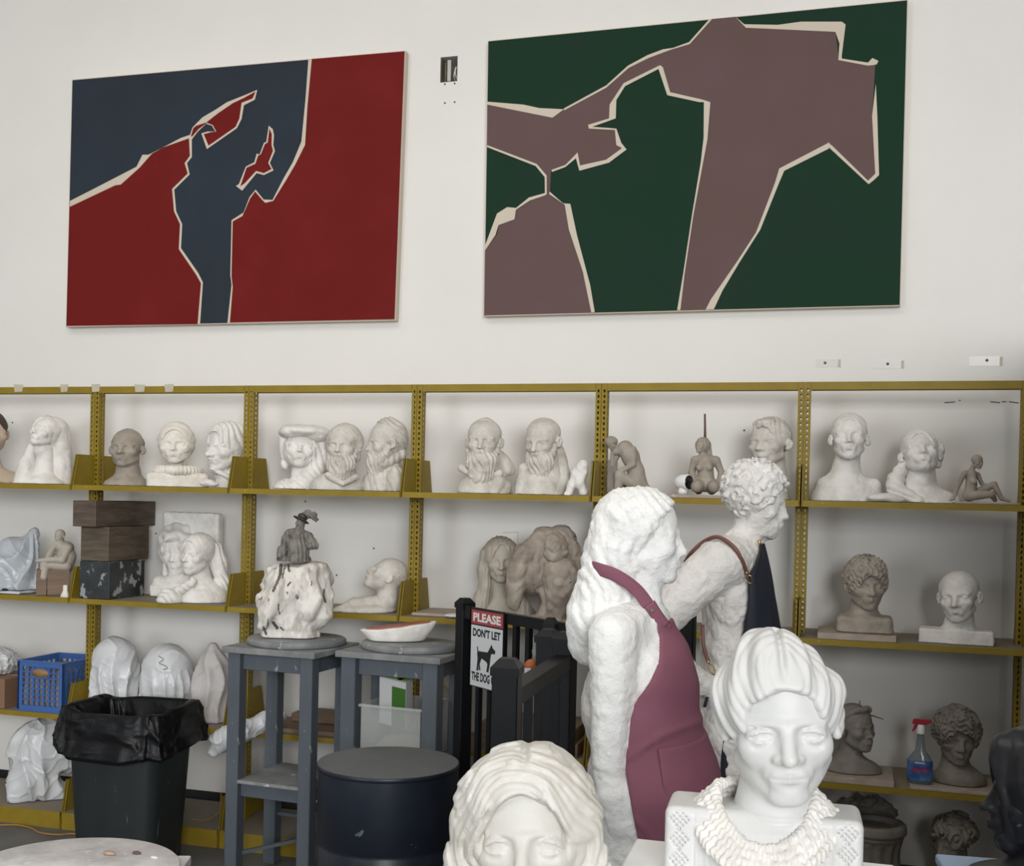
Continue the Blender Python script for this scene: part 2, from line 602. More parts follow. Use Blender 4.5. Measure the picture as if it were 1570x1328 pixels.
M['shade_partition'] = mat('dark_shade_board', (0.06, 0.06, 0.06), 0.8)  # dark so the added shading board throws little light back
hx0, _, hz1 = atY(675.5, 88, WALL_Y)
hx1, _, hz0 = atY(701, 124.5, WALL_Y)
wb = MB()
for lo, hi in (((-6, WALL_Y, 0), (hx0, WALL_Y + 0.2, 5.2)), ((hx1, WALL_Y, 0), (8.5, WALL_Y + 0.2, 5.2)),
               ((hx0, WALL_Y, 0), (hx1, WALL_Y + 0.2, hz0)), ((hx0, WALL_Y, hz1), (hx1, WALL_Y + 0.2, 5.2)),
               ((hx0, WALL_Y + 0.12, hz0), (hx1, WALL_Y + 0.2, hz1))):
    wb.box(lo, hi)
wall_back = tag(wb.build('wall_back', M['wall']), kind='structure')
M['mark'] = mat('dark_wall_mark', (0.05, 0.045, 0.04), 0.8)
M['faint'] = mat('faint_wall_mark', (0.50, 0.48, 0.45), 0.8)


def wall_line(name, pts, w, m):
    P = [atY(x, y, WALL_Y - .0006) for x, y in pts]
    mb = MB()
    for a, c in zip(P[:-1], P[1:]):
        mb.bar(a, c, .0008, w, (0, 0, 1)) if abs(c[0] - a[0]) > abs(c[2] - a[2]) else mb.bar(a, c, w, .0008, (0, 1, 0))
    return mb.build(name, m, wall_back)


for pts in (((1448, 617.5), (1464, 616.5)), ((1470, 614), (1473, 614)), ((1518, 616), (1533, 617.5)), ((1536, 616), (1543, 616)), ((1547, 616), (1562, 618))):
    wall_line('scratch', pts, .004, M['mark'])
wall_line('patch_outline', ((771, 817), (794, 816), (794, 838)), .003, M['faint'])
for x, y in ((682, 158), (697, 156.5), (682, 129), (697, 128), (19, 648), (239, 818), (1141, 660), (468, 769), (516, 882), (573, 841)):
    p = atY(x, y, WALL_Y - .0008)
    MB().box((p[0] - .004, WALL_Y - .0012, p[2] - .004), (p[0] + .004, WALL_Y - .0004, p[2] + .004)).build('nail_hole', M['mark'], wall_back)
tag(MB().box((-6.0, -10.0, -0.12), (8.5, WALL_Y + 0.2, 0.0)).build('floor', M['floor']), kind='structure')
tag(MB().box((-6.0, -10.0, 5.2), (8.5, WALL_Y + 0.2, 5.35)).build('ceiling', M['wall']), kind='structure')
tag(MB().box((-6.2, -10.0, -0.12), (-6.0, WALL_Y + 0.2, 5.35)).build('wall_left', M['wall']), kind='structure')
tag(MB().box((8.5, -10.0, -0.12), (8.7, WALL_Y + 0.2, 5.35)).build('wall_right', M['wall']), kind='structure')
fw_ = MB()
for lo, hi in (((-6, -10.2, 0), (2.4, -10, 5.2)), ((2.4, -10.2, 4.7), (8.5, -10, 5.2))):
    fw_.box(lo, hi)
tag(fw_.build('wall_front', M['wall']), kind='structure')
tag(MB().box((4.80, -3.2, 0), (4.92, WALL_Y, 2.52)).box((4.80, -4.5, 0), (4.92, -3.2, 1.7)).build('added_shade_partition', M['shade_partition']), kind='structure')  # added board outside the view, shades the lower right shelves
tag(MB().box((-6, WALL_Y - 0.006, 0), (8.5, WALL_Y, 0.125)).build('baseboard_back', M['black_trim']), kind='structure')

# ---------------------------------------------------------------- shelving: six bays bolted side by side
def slotted(mb, w, z0, z1, place, pitch=0.0254, sw=0.008, sh=0.0135):
    n = int((z1 - z0) / pitch)
    xs = [0, (w - sw) / 2, (w + sw) / 2, w]
    zs = []
    for i in range(n):
        zs += [z0 + i * pitch, z0 + i * pitch + sh]
    zs.append(z1)
    vs = [place(x, z) for z in zs for x in xs]
    fs = []
    for k in range(len(zs) - 1):
        for i in range(3):
            if k % 2 == 0 and i == 1 and k > 0: continue
            a = k * 4 + i
            fs.append((a, a + 1, a + 5, a + 4))
    mb.add(vs, fs)


ub = MB()
CW, CD = 0.0265, 0.050
slotted(ub, CW, 0.0, Z_RAIL, lambda x, z: (x, 0.0, z))
slotted(ub, CD, 0.0, Z_RAIL, lambda x, z: (CW, x, z))
slotted(ub, CD, 0.0, Z_RAIL, lambda x, z: (0.0, x, z))
slotted(ub, CW, 0.0, Z_RAIL, lambda x, z: (x, CD, z))
ub.box((0, 0, Z_RAIL - 0.001), (CW, CD, Z_RAIL))
UPR = ub.mesh('upright')
UPR.materials.append(M['mustard'])
RAIL = MB().box((CW + 0.002, -0.001, Z_RAIL - 0.035), (BAY - CW - 0.002, 0.004, Z_RAIL)).box((CW + 0.002, 0.004, Z_RAIL - 0.004), (BAY - CW - 0.002, CD, Z_RAIL)).box((CW + 0.002, CD - 0.004, Z_RAIL - 0.035), (BAY - CW - 0.002, CD, Z_RAIL)).mesh('top_rail')
RAIL.materials.append(M['mustard'])


def shelf_mesh(front, back, lip):
    mb = MB()
    x0, x1 = 0.0075, BAY - 0.0075
    mb.box((x0, front, -lip), (x1, front + 0.003, -0.0005))
    mb.box((x0, back - 0.003, -lip), (x1, back, 0))
    mb.box((x0, front + 0.003, -0.004), (x1, -0.002, 0))
    mb.box((CW + 0.003, -0.002, -0.004), (BAY - CW - 0.003, CD + 0.002, 0))
    mb.box((x0, CD + 0.002, -0.004), (x1, back - 0.003, 0))
    me = mb.mesh('shelf')
    me.materials.append(M['mustard'])
    me.materials.append(M['deck'])
    for p in me.polygons:
        if p.normal.z > 0.5 and p.center.z > -0.001: p.material_index = 1
    return me


SHELF = shelf_mesh(-0.183, 0.232, 0.026)
BASE = shelf_mesh(-0.213, 0.262, Z5)


def bracket_mesh(front, back, drop):
    mb = MB()
    f = front
    mb.prism([(f, -drop), (-0.001, -drop), (-0.001, 0.16), (f + 0.048, 0.16)], -0.0012, 0.0012, 'x')
    mb.bar((0.004, f + 0.001, -drop), (0.004, f + 0.049, 0.16), 0.006, 0.002, (1, 0, 0))
    b = back
    mb.prism([(CD + 0.001, -drop), (b, -drop), (b - 0.048, 0.16), (CD + 0.001, 0.16)], -0.0012, 0.0012, 'x')
    me = mb.mesh('end_bracket')
    me.materials.append(M['mustard'])
    return me


BRK = bracket_mesh(-0.183, 0.232, 0.026)
BRKB = bracket_mesh(-0.213, 0.262, Z5 - 0.002)
BAY_LABELS = ['mustard steel shelving bay cut off at left edge, holding the blue crate',
              'mustard steel shelving bay with the stacked wooden blocks and relief slab',
              'mustard steel shelving bay behind the tall grey stand, three bearded and wrapped heads on top',
              'mustard steel shelving bay behind the gate with two bearded busts on top',
              'mustard steel shelving bay behind the two life-size figures with the small camera',
              'mustard steel shelving bay at far right with the spray bottle']
BAYS = []
for i, k in enumerate(range(-1, 5)):
    b = empty('shelving_unit', (k * BAY, 0, 0), 0, BAY_LABELS[i], 'shelf', 'mustard shelving bays along the wall')
    BAYS.append(b)
    for x in (0.001, BAY - 0.001 - CW):
        link('upright', UPR, None, b).location = (x, 0, 0)
    link('top_rail', RAIL, None, b)
    for z in (Z2, Z3, Z4, Z5):
        s = link('shelf' if z != Z5 else 'base_shelf', SHELF if z != Z5 else BASE, None, b)
        s.location = (0, 0, z)
        for x, sg in ((0.0045, 1), (BAY - 0.0045, -1)):
            r = link('end_bracket', BRK if z != Z5 else BRKB, None, s)
            r.location = (x, 0, 0)
            r.scale = (sg, 1, 1)
# scraps of masking tape left on the rail
M['tape'] = mat('old_masking_tape', (0.55, 0.50, 0.38), 0.7, (0.46, 0.42, 0.32), 20)
for px0, px1 in ((21, 35), (92, 104), (140, 153), (206, 222), (252, 266)):
    a, c = atY(px0, 590.5, -0.004), atY(px1, 600.5, -0.004)
    t = MB().prism([(a[0], a[2] + .004), (c[0], a[2] + .004 + random.Random(px0).uniform(-.003, .003)), (c[0] - .004, c[2]), (a[0] + .006, c[2] - .003)], -0.0035, -0.002).build('tape_scrap', M['tape'])
    tag(t, 'scrap of dirty masking tape on the top rail, %s' % {21: 'nearest the left edge', 92: 'left of the first post', 140: 'over the first post', 206: 'just right of the first post', 252: 'farthest right of the five'}[px0], 'tape', 'tape scraps on the rail')

# ---------------------------------------------------------------- two abstract paintings
M['red'] = mat('dark_red_paint', (0.145, 0.0105, 0.009), 0.7, (0.165, 0.0135, 0.012), 3.0, bump=0.05, spec=.12)
M['slate'] = mat('slate_blue_paint', (0.030, 0.040, 0.055), 0.7, (0.026, 0.033, 0.042), 2.0, bump=0.05, spec=.12)
M['cream'] = mat('raw_cream_canvas', (0.60, 0.52, 0.42), 0.7)
M['green'] = mat('dark_green_paint', (0.009, 0.036, 0.018), 0.7, (0.014, 0.034, 0.023), 1.4, bump=0.05, spec=.12)
M['mauve'] = mat('mauve_paint', (0.128, 0.081, 0.074), 0.7, (0.135, 0.085, 0.085), 2.5, bump=0.05, spec=.12)


def painting(label, ox, oy, sc, corners, base, layers):
    F = WALL_Y - 0.045
    P = lambda u, v, Y=F: atY(ox + u / sc, oy + v / sc, Y)
    c = [P(*q) for q in corners]
    o = empty('painting', (float(c[3][0]), WALL_Y, float(c[3][2])), 0, label, 'painting')
    ori = np.array([float(c[3][0]), WALL_Y, float(c[3][2])])
    rel = [(q - ori) for q in c]
    MB().prism([(q[0], q[2]) for q in rel], -0.0445, -0.001).build('canvas', M['cream'], o)
    n = 0
    for nm, key, poly in [('painted_ground', base, corners)] + layers:
        n += 1
        y = F - 0.0004 * n
        pts = [P(u, v, F) - ori for u, v in poly]
        cx_, cz_ = sum(q[0] for q in rel) / 4, sum(q[2] for q in rel) / 4
        ins = 0.0 if nm != 'painted_ground' else 0.004
        pp = [(q[0] + (ins if q[0] < cx_ else -ins), q[2] + (ins if q[2] < cz_ else -ins)) for q in pts]
        MB().add([(x, y - WALL_Y, z) for x, z in pp], [list(range(len(pp)))]).build(nm, M[key], o)
    return o


painting('slate blue and dark red abstract painting with cream outlines, above the left bays', 80, 60, 2.707,
         [(82, 168), (1466, 47), (1424, 1168), (57, 1195)], 'slate', [
    ('cream_outline', 'cream', [(74, 672), (205, 605), (350, 530), (375, 480), (400, 480), (450, 455), (535, 410), (580, 395), (580, 490), (560, 515), (571, 562), (507, 625), (515, 715), (540, 768), (535, 868), (606, 970), (626, 1010), (614, 1182), (58, 1193)]),
    ('red_field', 'red', [(72, 697), (262, 607), (285, 604), (365, 532), (415, 475), (460, 450), (568, 412), (572, 485), (550, 515), (563, 558), (498, 622), (506, 715), (531, 768), (526, 872), (598, 978), (618, 1014), (604, 1183), (59, 1191)]),
    ('cream_outline', 'cream', [(1064, 84), (1052, 250), (1035, 425), (1000, 510), (960, 580), (915, 668), (878, 666), (845, 625), (820, 655), (795, 720), (745, 752), (740, 980), (745, 1020), (728, 1179), (1421, 1164), (1463, 51)]),
    ('red_field', 'red', [(1078, 83), (1060, 280), (1050, 440), (1010, 520), (975, 580), (918, 672), (885, 680), (872, 667), (843, 633), (822, 662), (790, 735), (750, 757), (745, 985), (750, 1030), (738, 1177), (1421, 1163), (1463, 51)]),
    ('cream_outline', 'cream', [(570, 408), (583, 368), (600, 350), (625, 325), (680, 293), (725, 263), (800, 233), (852, 211), (842, 252), (797, 275), (787, 332), (768, 370), (643, 457), (620, 392), (645, 384), (678, 384), (664, 360), (640, 352), (605, 385), (580, 418)]),
    ('red_hand', 'red', [(640, 347), (690, 308), (750, 267), (800, 243), (845, 218), (833, 247), (787, 265), (778, 330), (762, 365), (650, 443), (630, 395), (660, 387), (682, 384), (668, 358)]),
    ('red_wrist', 'red', [(577, 404), (587, 370), (600, 360), (640, 347), (642, 350), (610, 373), (582, 405)]),
    ('cream_outline', 'cream', [(764, 610), (776, 603), (805, 530), (840, 512), (850, 476), (862, 480), (880, 432), (890, 427), (900, 360), (917, 375), (922, 400), (919, 440), (926, 466), (905, 515), (920, 546), (880, 565), (850, 557), (790, 630)]),
    ('red_flame', 'red', [(782, 612), (808, 535), (845, 518), (856, 485), (868, 478), (884, 437), (896, 430), (903, 372), (913, 395), (912, 440), (918, 465), (898, 515), (912, 540), (880, 557), (848, 548), (800, 600)])])
painting('dark green and mauve abstract painting with cream outlines, right of the wall socket hole', 720, 0, 2.243,
         [(62, 140), (1508, -2), (1482, 1052), (48, 1088)], 'green', [
    ('mauve_field', 'mauve', [(61, 358), (285, 405), (325, 378), (470, 298), (545, 230), (610, 198), (755, 148), (830, 66), (918, 58), (950, 95), (1258, 108), (1270, 205), (1370, 225), (1395, 215), (1385, 390), (1398, 600), (1378, 632), (1235, 500), (1070, 585), (990, 800), (915, 910), (820, 1065), (720, 1068), (770, 740), (800, 550), (825, 355), (680, 325), (655, 232), (535, 292), (490, 360), (485, 405), (410, 435), (505, 445), (512, 500), (530, 510), (480, 555), (378, 583), (370, 535), (330, 570), (280, 585), (276, 668), (330, 705), (345, 790), (390, 935), (422, 1076), (50, 1085), (53, 860), (95, 805), (100, 775), (155, 755), (160, 718), (205, 688), (262, 668), (262, 610), (230, 570), (60, 505)]),
    ('cream_outline', 'cream', [(61, 350), (185, 360), (240, 372), (325, 376), (285, 405), (61, 360)]),
    ('cream_outline', 'cream', [(325, 373), (470, 294), (545, 226), (612, 190), (665, 170), (700, 165), (755, 145), (824, 67), (834, 66), (757, 152), (690, 172), (615, 200), (547, 234), (470, 302), (325, 380)]),
    ('cream_outline', 'cream', [(915, 59), (945, 84), (1060, 86), (1140, 75), (1280, 75), (1293, 85), (1280, 190), (1280, 202), (1370, 216), (1385, 200), (1406, 210), (1400, 222), (1385, 225), (1368, 226), (1268, 207), (1272, 150), (1258, 110), (950, 96)]),
    ('cream_outline', 'cream', [(1397, 290), (1402, 400), (1408, 603), (1390, 620), (1372, 634), (1232, 504), (1232, 492), (1245, 500), (1370, 622), (1395, 598), (1384, 400)]),
    ('cream_outline', 'cream', [(1238, 490), (1235, 512), (1082, 588), (1060, 640), (1000, 790), (930, 900), (870, 1000), (840, 1064), (812, 1065), (830, 1030), (920, 900), (985, 800), (1050, 630), (1065, 580)]),
    ('cream_outline', 'cream', [(655, 225), (665, 232), (690, 318), (800, 343), (828, 352), (818, 480), (803, 560), (770, 740), (740, 940), (725, 1067), (714, 1067), (735, 940), (765, 740), (795, 560), (805, 475), (806, 352), (790, 352), (680, 328), (650, 238), (535, 297), (505, 345), (503, 408), (410, 441), (408, 430), (480, 408), (482, 360), (530, 287)]),
    ('cream_outline', 'cream', [(410, 436), (505, 443), (522, 492), (540, 515), (480, 560), (378, 588), (366, 545), (330, 575), (284, 592), (282, 585), (330, 568), (372, 525), (380, 570), (470, 550), (525, 510), (505, 500), (500, 448), (410, 443)]),
    ('cream_outline', 'cream', [(155, 755), (100, 775), (90, 808), (54, 862), (54, 845), (95, 735), (130, 713), (160, 716), (205, 680), (262, 664), (262, 672), (208, 690), (160, 722)]),
    ('cream_outline', 'cream', [(276, 660), (322, 700), (347, 702), (370, 810), (415, 980), (431, 1074), (419, 1075), (390, 935), (342, 790), (328, 705), (274, 668)]),
    ('cream_outline', 'cream', [(61, 500), (140, 530), (232, 565), (266, 605), (266, 670), (260, 670), (259, 610), (228, 572), (61, 507)])])

# ---------------------------------------------------------------- the opened socket hole and marks on the wall
M['metal'] = mat('dull_metal', (0.38, 0.38, 0.37), 0.4, metal=0.7)
M['rust'] = mat('rusty_metal', (0.12, 0.10, 0.07), 0.6, (0.2, 0.17, 0.12), 30)
o = empty('socket_box', (hx0, WALL_Y, hz0), 0, 'opened electrical box with bare metal inside, recessed in the wall between the paintings', 'electrical box')
w_, h_ = hx1 - hx0, hz1 - hz0
mb = MB()
mb.box((0.001, 0.10, 0.001), (w_ - 0.001, 0.11, h_ - 0.001))
mb.box((0.001, 0.004, 0.001), (0.003, 0.10, h_ - 0.001)).box((w_ - 0.003, 0.004, 0.001), (w_ - 0.001, 0.10, h_ - 0.001))
mb.build('back_box', M['rust'], o)
MB().box((w_ * 0.36, 0.012, 0.008), (w_ * 0.58, 0.016, h_ - 0.012)).build('yoke', M['metal'], o, 0.001)
MB().tube(smooth_curve([(w_ * .85, .06, h_ * .1), (w_ * .8, .02, h_ * .4), (w_ * .88, .012, h_ * .6), (w_ * .7, .03, h_ * .3), (w_ * .66, .09, h_ * .1)]), 0.003).build('loose_wire', M['plaster'], o)
MB().tube([(w_ * .2, .03, h_ * .08), (w_ * .2, .03, h_ * .85)], 0.006).build('conduit', M['rust'], o)
M['wall_tape'] = mat('clear_tape_on_wall', (0.66, 0.64, 0.60), 0.3)
for (px0, px1, py0, py1, sx, sy, lb) in ((1251, 1289, 551, 563, 1265, 556.5, 'clear tape strip pinned to the wall above the rail, leftmost of three'),
                                         (1339, 1386, 553, 565, 1361, 558, 'clear tape strip pinned to the wall above the rail, middle of three'),
                                         (1486, 1537, 547, 561, 1513, 552.5, 'clear tape strip pinned to the wall above the rail, rightmost of three')):
    a, c, s = atY(px0, py0, WALL_Y), atY(px1, py1, WALL_Y), atY(sx, sy, WALL_Y)
    t = empty('tape_strip', a, 0, lb, 'tape', 'tape strips on the wall')
    MB().box((0, -0.0012, c[2] - a[2]), (c[0] - a[0], -0.0003, 0)).build('strip', M['wall_tape'], t)
    MB().lathe([(0.007, 0), (0.005, 0.004), (0.0, 0.005)], 10, Matrix.Translation((s[0] - a[0], -0.001, s[2] - a[2])) @ Matrix.Rotation(math.pi / 2, 4, 'X')).build('screw_head', M['rust'], t)
    MB().box((c[0] - a[0] - 0.012, -0.004, c[2] - a[2] + 0.001), (c[0] - a[0] - 0.001, -0.0012, -0.002)).build('curled_end', M['tape'], t)

# ---------------------------------------------------------------- the sculpture shelves
def clip(d, q, zb, k=0.012):
    return smax(d, f32(zb) - q[:, 2], k)


def fmask(ph, line=0.80, side=0.265, low=0.34, y=-0.42, ry=0.34):
    return ell(ph, (0, y, low), (side, ry, line - low))


def cyl_z(q, c, rx, ry):
    u = (q[:, :2] - np.array(c, f32)) / np.array((rx, ry), f32)
    return (np.sqrt((u * u).sum(1)) - 1) * f32(min(rx, ry))


WHITE_TOP = 'plaster heads on the top shelf'
# --- top shelf, first bay
b = Bust('bust', 'beige head with brown painted hair cut off by the left edge, on the top shelf', (-14, 664), 62, -0.02, Z2, yaw=15, cat='bust', h=0.006)
b.part('head', lambda q, ph: clip(smin(face(ph), smin(chain(q, [(0, .08, -.5), (.1, .05, b.zb + .25)], [.19, .2]), ell(q, (.05, .05, b.zb + .02), (.95, .45, .32)), .2), .06), q, b.zb), M['terracotta'], lo=(-1.1, -.7, b.zb - .03), hi=(1.1, .7, .7))
b.part('hair', lambda q, ph: hair_cap(ph, .06, .80, .25) - .015 * fbm(ph, 14), M['brown'])

b = Bust('bust', 'white bust of a veiled woman gazing up left, first whole piece on the top shelf', (68, 664), 50, -0.02, Z2, yaw=-38, pitch=20, roll=8, cat='bust', h=0.0038)
b.part('head', lambda q, ph: clip(smin(face(ph, ears=False, neck=.19, eye=1.1, brow=1.2), smin(cap(q, b.px(71, 690, .1), b.px(70, 735, .1), .26, .36), ell(q, b.px(66, 744, 0), (.72, .5, .35)), .15), .1), q, b.zb), M['plaster'], lo=(-1.1, -.8, b.zb - .03), hi=(1.1, .8, .8))


def veil(q, ph):
    d = ell(ph, (0, .09, .60), (.41, .50, .47))
    d = smin(d, chain(q, [b.px(86, 658, .25), b.px(90, 690, .25), b.px(93, 742, .1)], [.36, .34, .34], .1), .15)
    d = smin(d, chain(q, [b.px(52, 685, .2), b.px(44, 715, .1), b.px(40, 745, .0)], [.14, .24, .32], .1), .15)
    d = smax(d, -fmask(ph, .93, .30, .36, -.42, .36), .05)
    d = smax(d, -ell(q, b.px(68, 705, -.55), (.34, .55, .62)), .08)
    d = d - .012 * ridges(q, (1, .6, .15), 9, .5)
    return clip(d, q, b.zb)


b.part('veil', veil, M['plaster'], lo=(-1.2, -.85, b.zb - .03), hi=(1.1, .95, .85))

# --- second bay
b = Bust('bust', 'small brown-grey clay head of a bald man on the top shelf', (194, 688), 59, -0.02, Z2, yaw=-22, pitch=4, cat='bust', h=0.0039)
b.part('head', lambda q, ph: clip(smin(face(ph, w=1.27, age=1.3, brow=1.7, nose=1.2, lips=1.2, neck=.22, lid=.9), smin(cap(q, (.05, .12, -.3), (.05, .1, b.zb), .27, .36), ell(q, (.04, .05, b.zb - .02), (.60, .48, .30)), .15), .1) - .016 * fbm(q, 9), q, b.zb), M['clay'], lo=(-1.1, -.8, b.zb - .03), hi=(1.1, .8, .7))
b.part('hair', lambda q, ph: smax(hair_cap(ph, .025, .86, .34, .29), -(ph[:, 1] + .02), .05) - .008 * fbm(ph, 16), M['clay'])

b = Bust('bust', 'white bust of a person in a close hood and thick rolled collar', (270, 681), 60, -0.02, Z2, yaw=-10, cat='bust', h=0.0038)
b.part('head', lambda q, ph: clip(smin(face(ph, w=1.34, ears=False, age=.8, cheek=1.2, pupil=True, brow=1.3), rbox(q, (.06, .05, b.zb + .12), (.76, .45, .24), .12), .1) - .012 * fbm(q, 8), q, b.zb), M['plaster_cream'], lo=(-1.4, -.8, b.zb - .03), hi=(1.4, .8, .7))
b.part('hood', lambda q, ph: smax(ell(ph, (0, .07, .55), (.46, .47, .52)), -ell(ph, (0, -.42, .42), (.335, .36, .46)), .025) - .012 * ridges(ph, (0, .4, 1), 12), M['plaster_cream'])


def roll_collar(q, ph):
    dx, dy, dz = q[:, 0] - .08, q[:, 1] - .05, q[:, 2] + f32(.69)
    ring = np.sqrt((np.sqrt((dx / 1.12) ** 2 + dy ** 2) - .40) ** 2 + (dz * 1.1) ** 2) - .14
    a = np.arctan2(dy, dx)
    return ring - .012 * np.sin(a * 34)


b.part('collar', roll_collar, M['plaster_cream'], lo=(-1.0, -.8, -1.1), hi=(1.1, .9, -.4))

b = Bust('bust', 'white head of an old long-haired man half hidden by a shelf bracket', (346, 688), 72, 0.03, Z2, yaw=-52, cat='bust', h=0.0038)
b.part('head', lambda q, ph: clip(smin(face(ph, age=1.4, nose=1.25, brow=1.5, nl=1.4, lips=.8, ears=False), cap(q, (.05, .1, -.4), (.1, .1, b.zb), .25, .3), .08), q, b.zb), M['plaster'], lo=(-.9, -.8, b.zb - .03))
b.part('hair', lambda q, ph: clip(smax(smin(ell(ph, (0, .08, .66), (.40, .48, .42)), cap(ph, (.0, .25, .5), (0, .28, -.2), .33, .25), .1), -fmask(ph, .86, .27), .03) - .024 * ridges(ph, (.2, 1, .25), 19, .8), q, b.zb), M['plaster'], lo=(-.8, -.75, b.zb), hi=(.55, .8, .8))
b.part('moustache', lambda q, ph: smin(cap(mir(ph), (.01, -.41, .265), (.14, -.33, .19), .03, .012), cap(mir(ph), (.03, -.33, .05), (.2, -.05, -.12), .04, .05), .05) - .008 * ridges(ph, (.3, 0, 1), 40), M['plaster'])
tag(skin('plaster_fragment', lambda P: smin(ell(P, (0, 0, .012), (.045, .03, .02)), ell(P, (.03, .0, .008), (.03, .025, .013)), .01) - .004 * fbm(P, 60), (-.08, -.05, -.005), (.09, .05, .05), .003, M['plaster']), 'small white plaster scrap in front of the old long-haired head', 'fragment').location = tuple(atY(318, 746, -.14)[:2]) + (Z2 + .010,)

# --- third bay
b = Bust('bust', 'white bust of a woman in a wide beret and long headscarf', (463, 690), 64, 0.0, Z2, yaw=-6, pitch=14, roll=4, cat='bust', h=0.0038)
b.part('head', lambda q, ph: clip(smin(face(ph, w=1.18, ears=False, lid=.7, age=.4), cap(q, (.05, .1, -.3), (.15, .1, b.zb), .24, .45), .15), q, b.zb), M['plaster'], lo=(-1, -.8, b.zb - .03))
b.part('beret', lambda q, ph: smin(smin(ell(q, (.06, .05, .43), (.60, .58, .17)), ell(q, (.34, .05, .33), (.28, .42, .17)), .12), ell(q, (-.36, .0, .40), (.16, .35, .14)), .1) - .01 * ridges(q, (.3, .3, 1), 10), M['plaster'], lo=(-.9, -.8, 0), hi=(.9, .9, .9))
b.part('headscarf', lambda q, ph: clip(smax(smin(smin(smax(ell(ph, (0, .06, .52), (.455, .46, .54)), -ph[:, 2] + .1, .1), chain(q, [(.42, .05, .25), (.40, .05, -.25), (.18, -.05, -.72), (-.2, .0, -.98)], [.20, .25, .30, .24], .1), .08), smin(chain(q, [(-.42, .1, .25), (-.40, .12, -.4)], [.11, .09], .05), ell(q, (-.1, .05, b.zb + .02), (.55, .45, .25)), .08), .06), -fmask(ph, .95, .34, .40), .04) - .02 * ridges(q, (.9, .3, .5), 19, .7), q, b.zb), M['plaster'], lo=(-.9, -.8, b.zb), hi=(1.0, .8, .6))


def beard(ph, ln=.35, wd=.25, f=16, mo=True):
    d = smin(ell(ph, (0, -.24, .05), (wd * 1.15, .21, .24)), ell(ph, (0, -.25, .02 - ln * .6), (wd, .19, ln * .8)), .12)
    d = smin(d, cap(mir(ph), (.335, -.02, .40), (.22, -.18, .05), .05, .13), .08)
    d = smax(d, -ell(ph, (0, -.47, .212), (.09, .10, .018)), .02)
    if mo: d = smin(d, cap(mir(ph), (.015, -.415, .262), (.16, -.36, .15), .042, .03), .03)
    return d - .022 * ridges(ph, (1, .4, .12), f * 2.1, 1.3, wf=7) - .026 * fbm(ph, 13)


b = Bust('bust', 'bust of a bearded man in a buttoned coat, right of the beret woman', (527, 684), 64, -0.075, Z2, yaw=-20, pitch=2, cat='bust', h=0.0039)
b.part('head', lambda q, ph: clip(smin(face(ph, age=1.0, brow=1.7, nose=1.15), cap(q, (0, .1, -.4), (0, .1, b.zb), .26, .4), .1), q, b.zb), M['plaster_dusty'], lo=(-.9, -.8, b.zb - .03))
b.part('hair', lambda q, ph: smax(smin(ell(ph, (0, .10, .63), (.42, .47, .42)), cap(mir(ph), (.33, .06, .6), (.30, .08, .22), .12, .10), .08), -fmask(ph, .93, .275), .03) - .02 * fbm(ph, 13), M['plaster_dusty'])
b.part('beard', lambda q, ph: beard(ph, .32, .25), M['plaster_dusty'], lo=(-.9, -.9, -1.1))
b.part('coat', lambda q, ph: clip(smax(smin(ell(q, (-.12, .05, b.zb + .05), (.66, .42, .40)), chain(q, [(-.35, -.3, -.72), (0, -.42, -.92), (.3, -.3, -.74)], [.08, .07, .07]), .04), -cap(q, (.02, -.6, -.75), (.02, -.5, b.zb), .02), .02), q, b.zb) - .008 * fbm(q, 8), M['plaster_dusty'], lo=(-1.2, -.8, b.zb - .03), hi=(1.1, .8, -.4))

b = Bust('bust', 'bearded head turned to show its ear, cape over the shoulders, beside the third post', (591, 679), 68, 0.0, Z2, yaw=-72, pitch=-4, cat='bust', h=0.0039)
b.part('head', lambda q, ph: clip(smin(face(ph, age=1.0, brow=1.4), cap(q, (.05, .1, -.4), (.1, .1, b.zb), .28, .45), .1), q, b.zb), M['plaster_dusty'], lo=(-.9, -.8, b.zb - .03))
b.part('hair', lambda q, ph: smax(smax(ell(ph, (0, .10, .60), (.375, .43, .46)), -ell(ph, (0, -.42, .5), (.5, .44, .62)), .04), -ell(ph, (.36, .03, .45), (.12, .09, .14)), .03) - .02 * ridges(ph, (0, .75, .6), 26, .8), M['plaster_dusty'])
b.part('beard', lambda q, ph: beard(ph, .50, .22), M['plaster_dusty'], lo=(-1.1, -.9, -1.25))
b.part('cape', lambda q, ph: clip(smin(smin(ell(q, (.0, .1, b.zb + .1), (.50, .45, .55)), cap(q, (-.05, -.26, -.48), (.34, -.02, -.26), .12, .15), .03), ell(q, (.24, -.28, b.zb + .2), (.22, .22, .36)), .03), q, b.zb) - .014 * ridges(q, (1, 0, .25), 20, .5), M['plaster_dusty'], lo=(-.9, -.8, b.zb - .03), hi=(1.05, .8, 0))

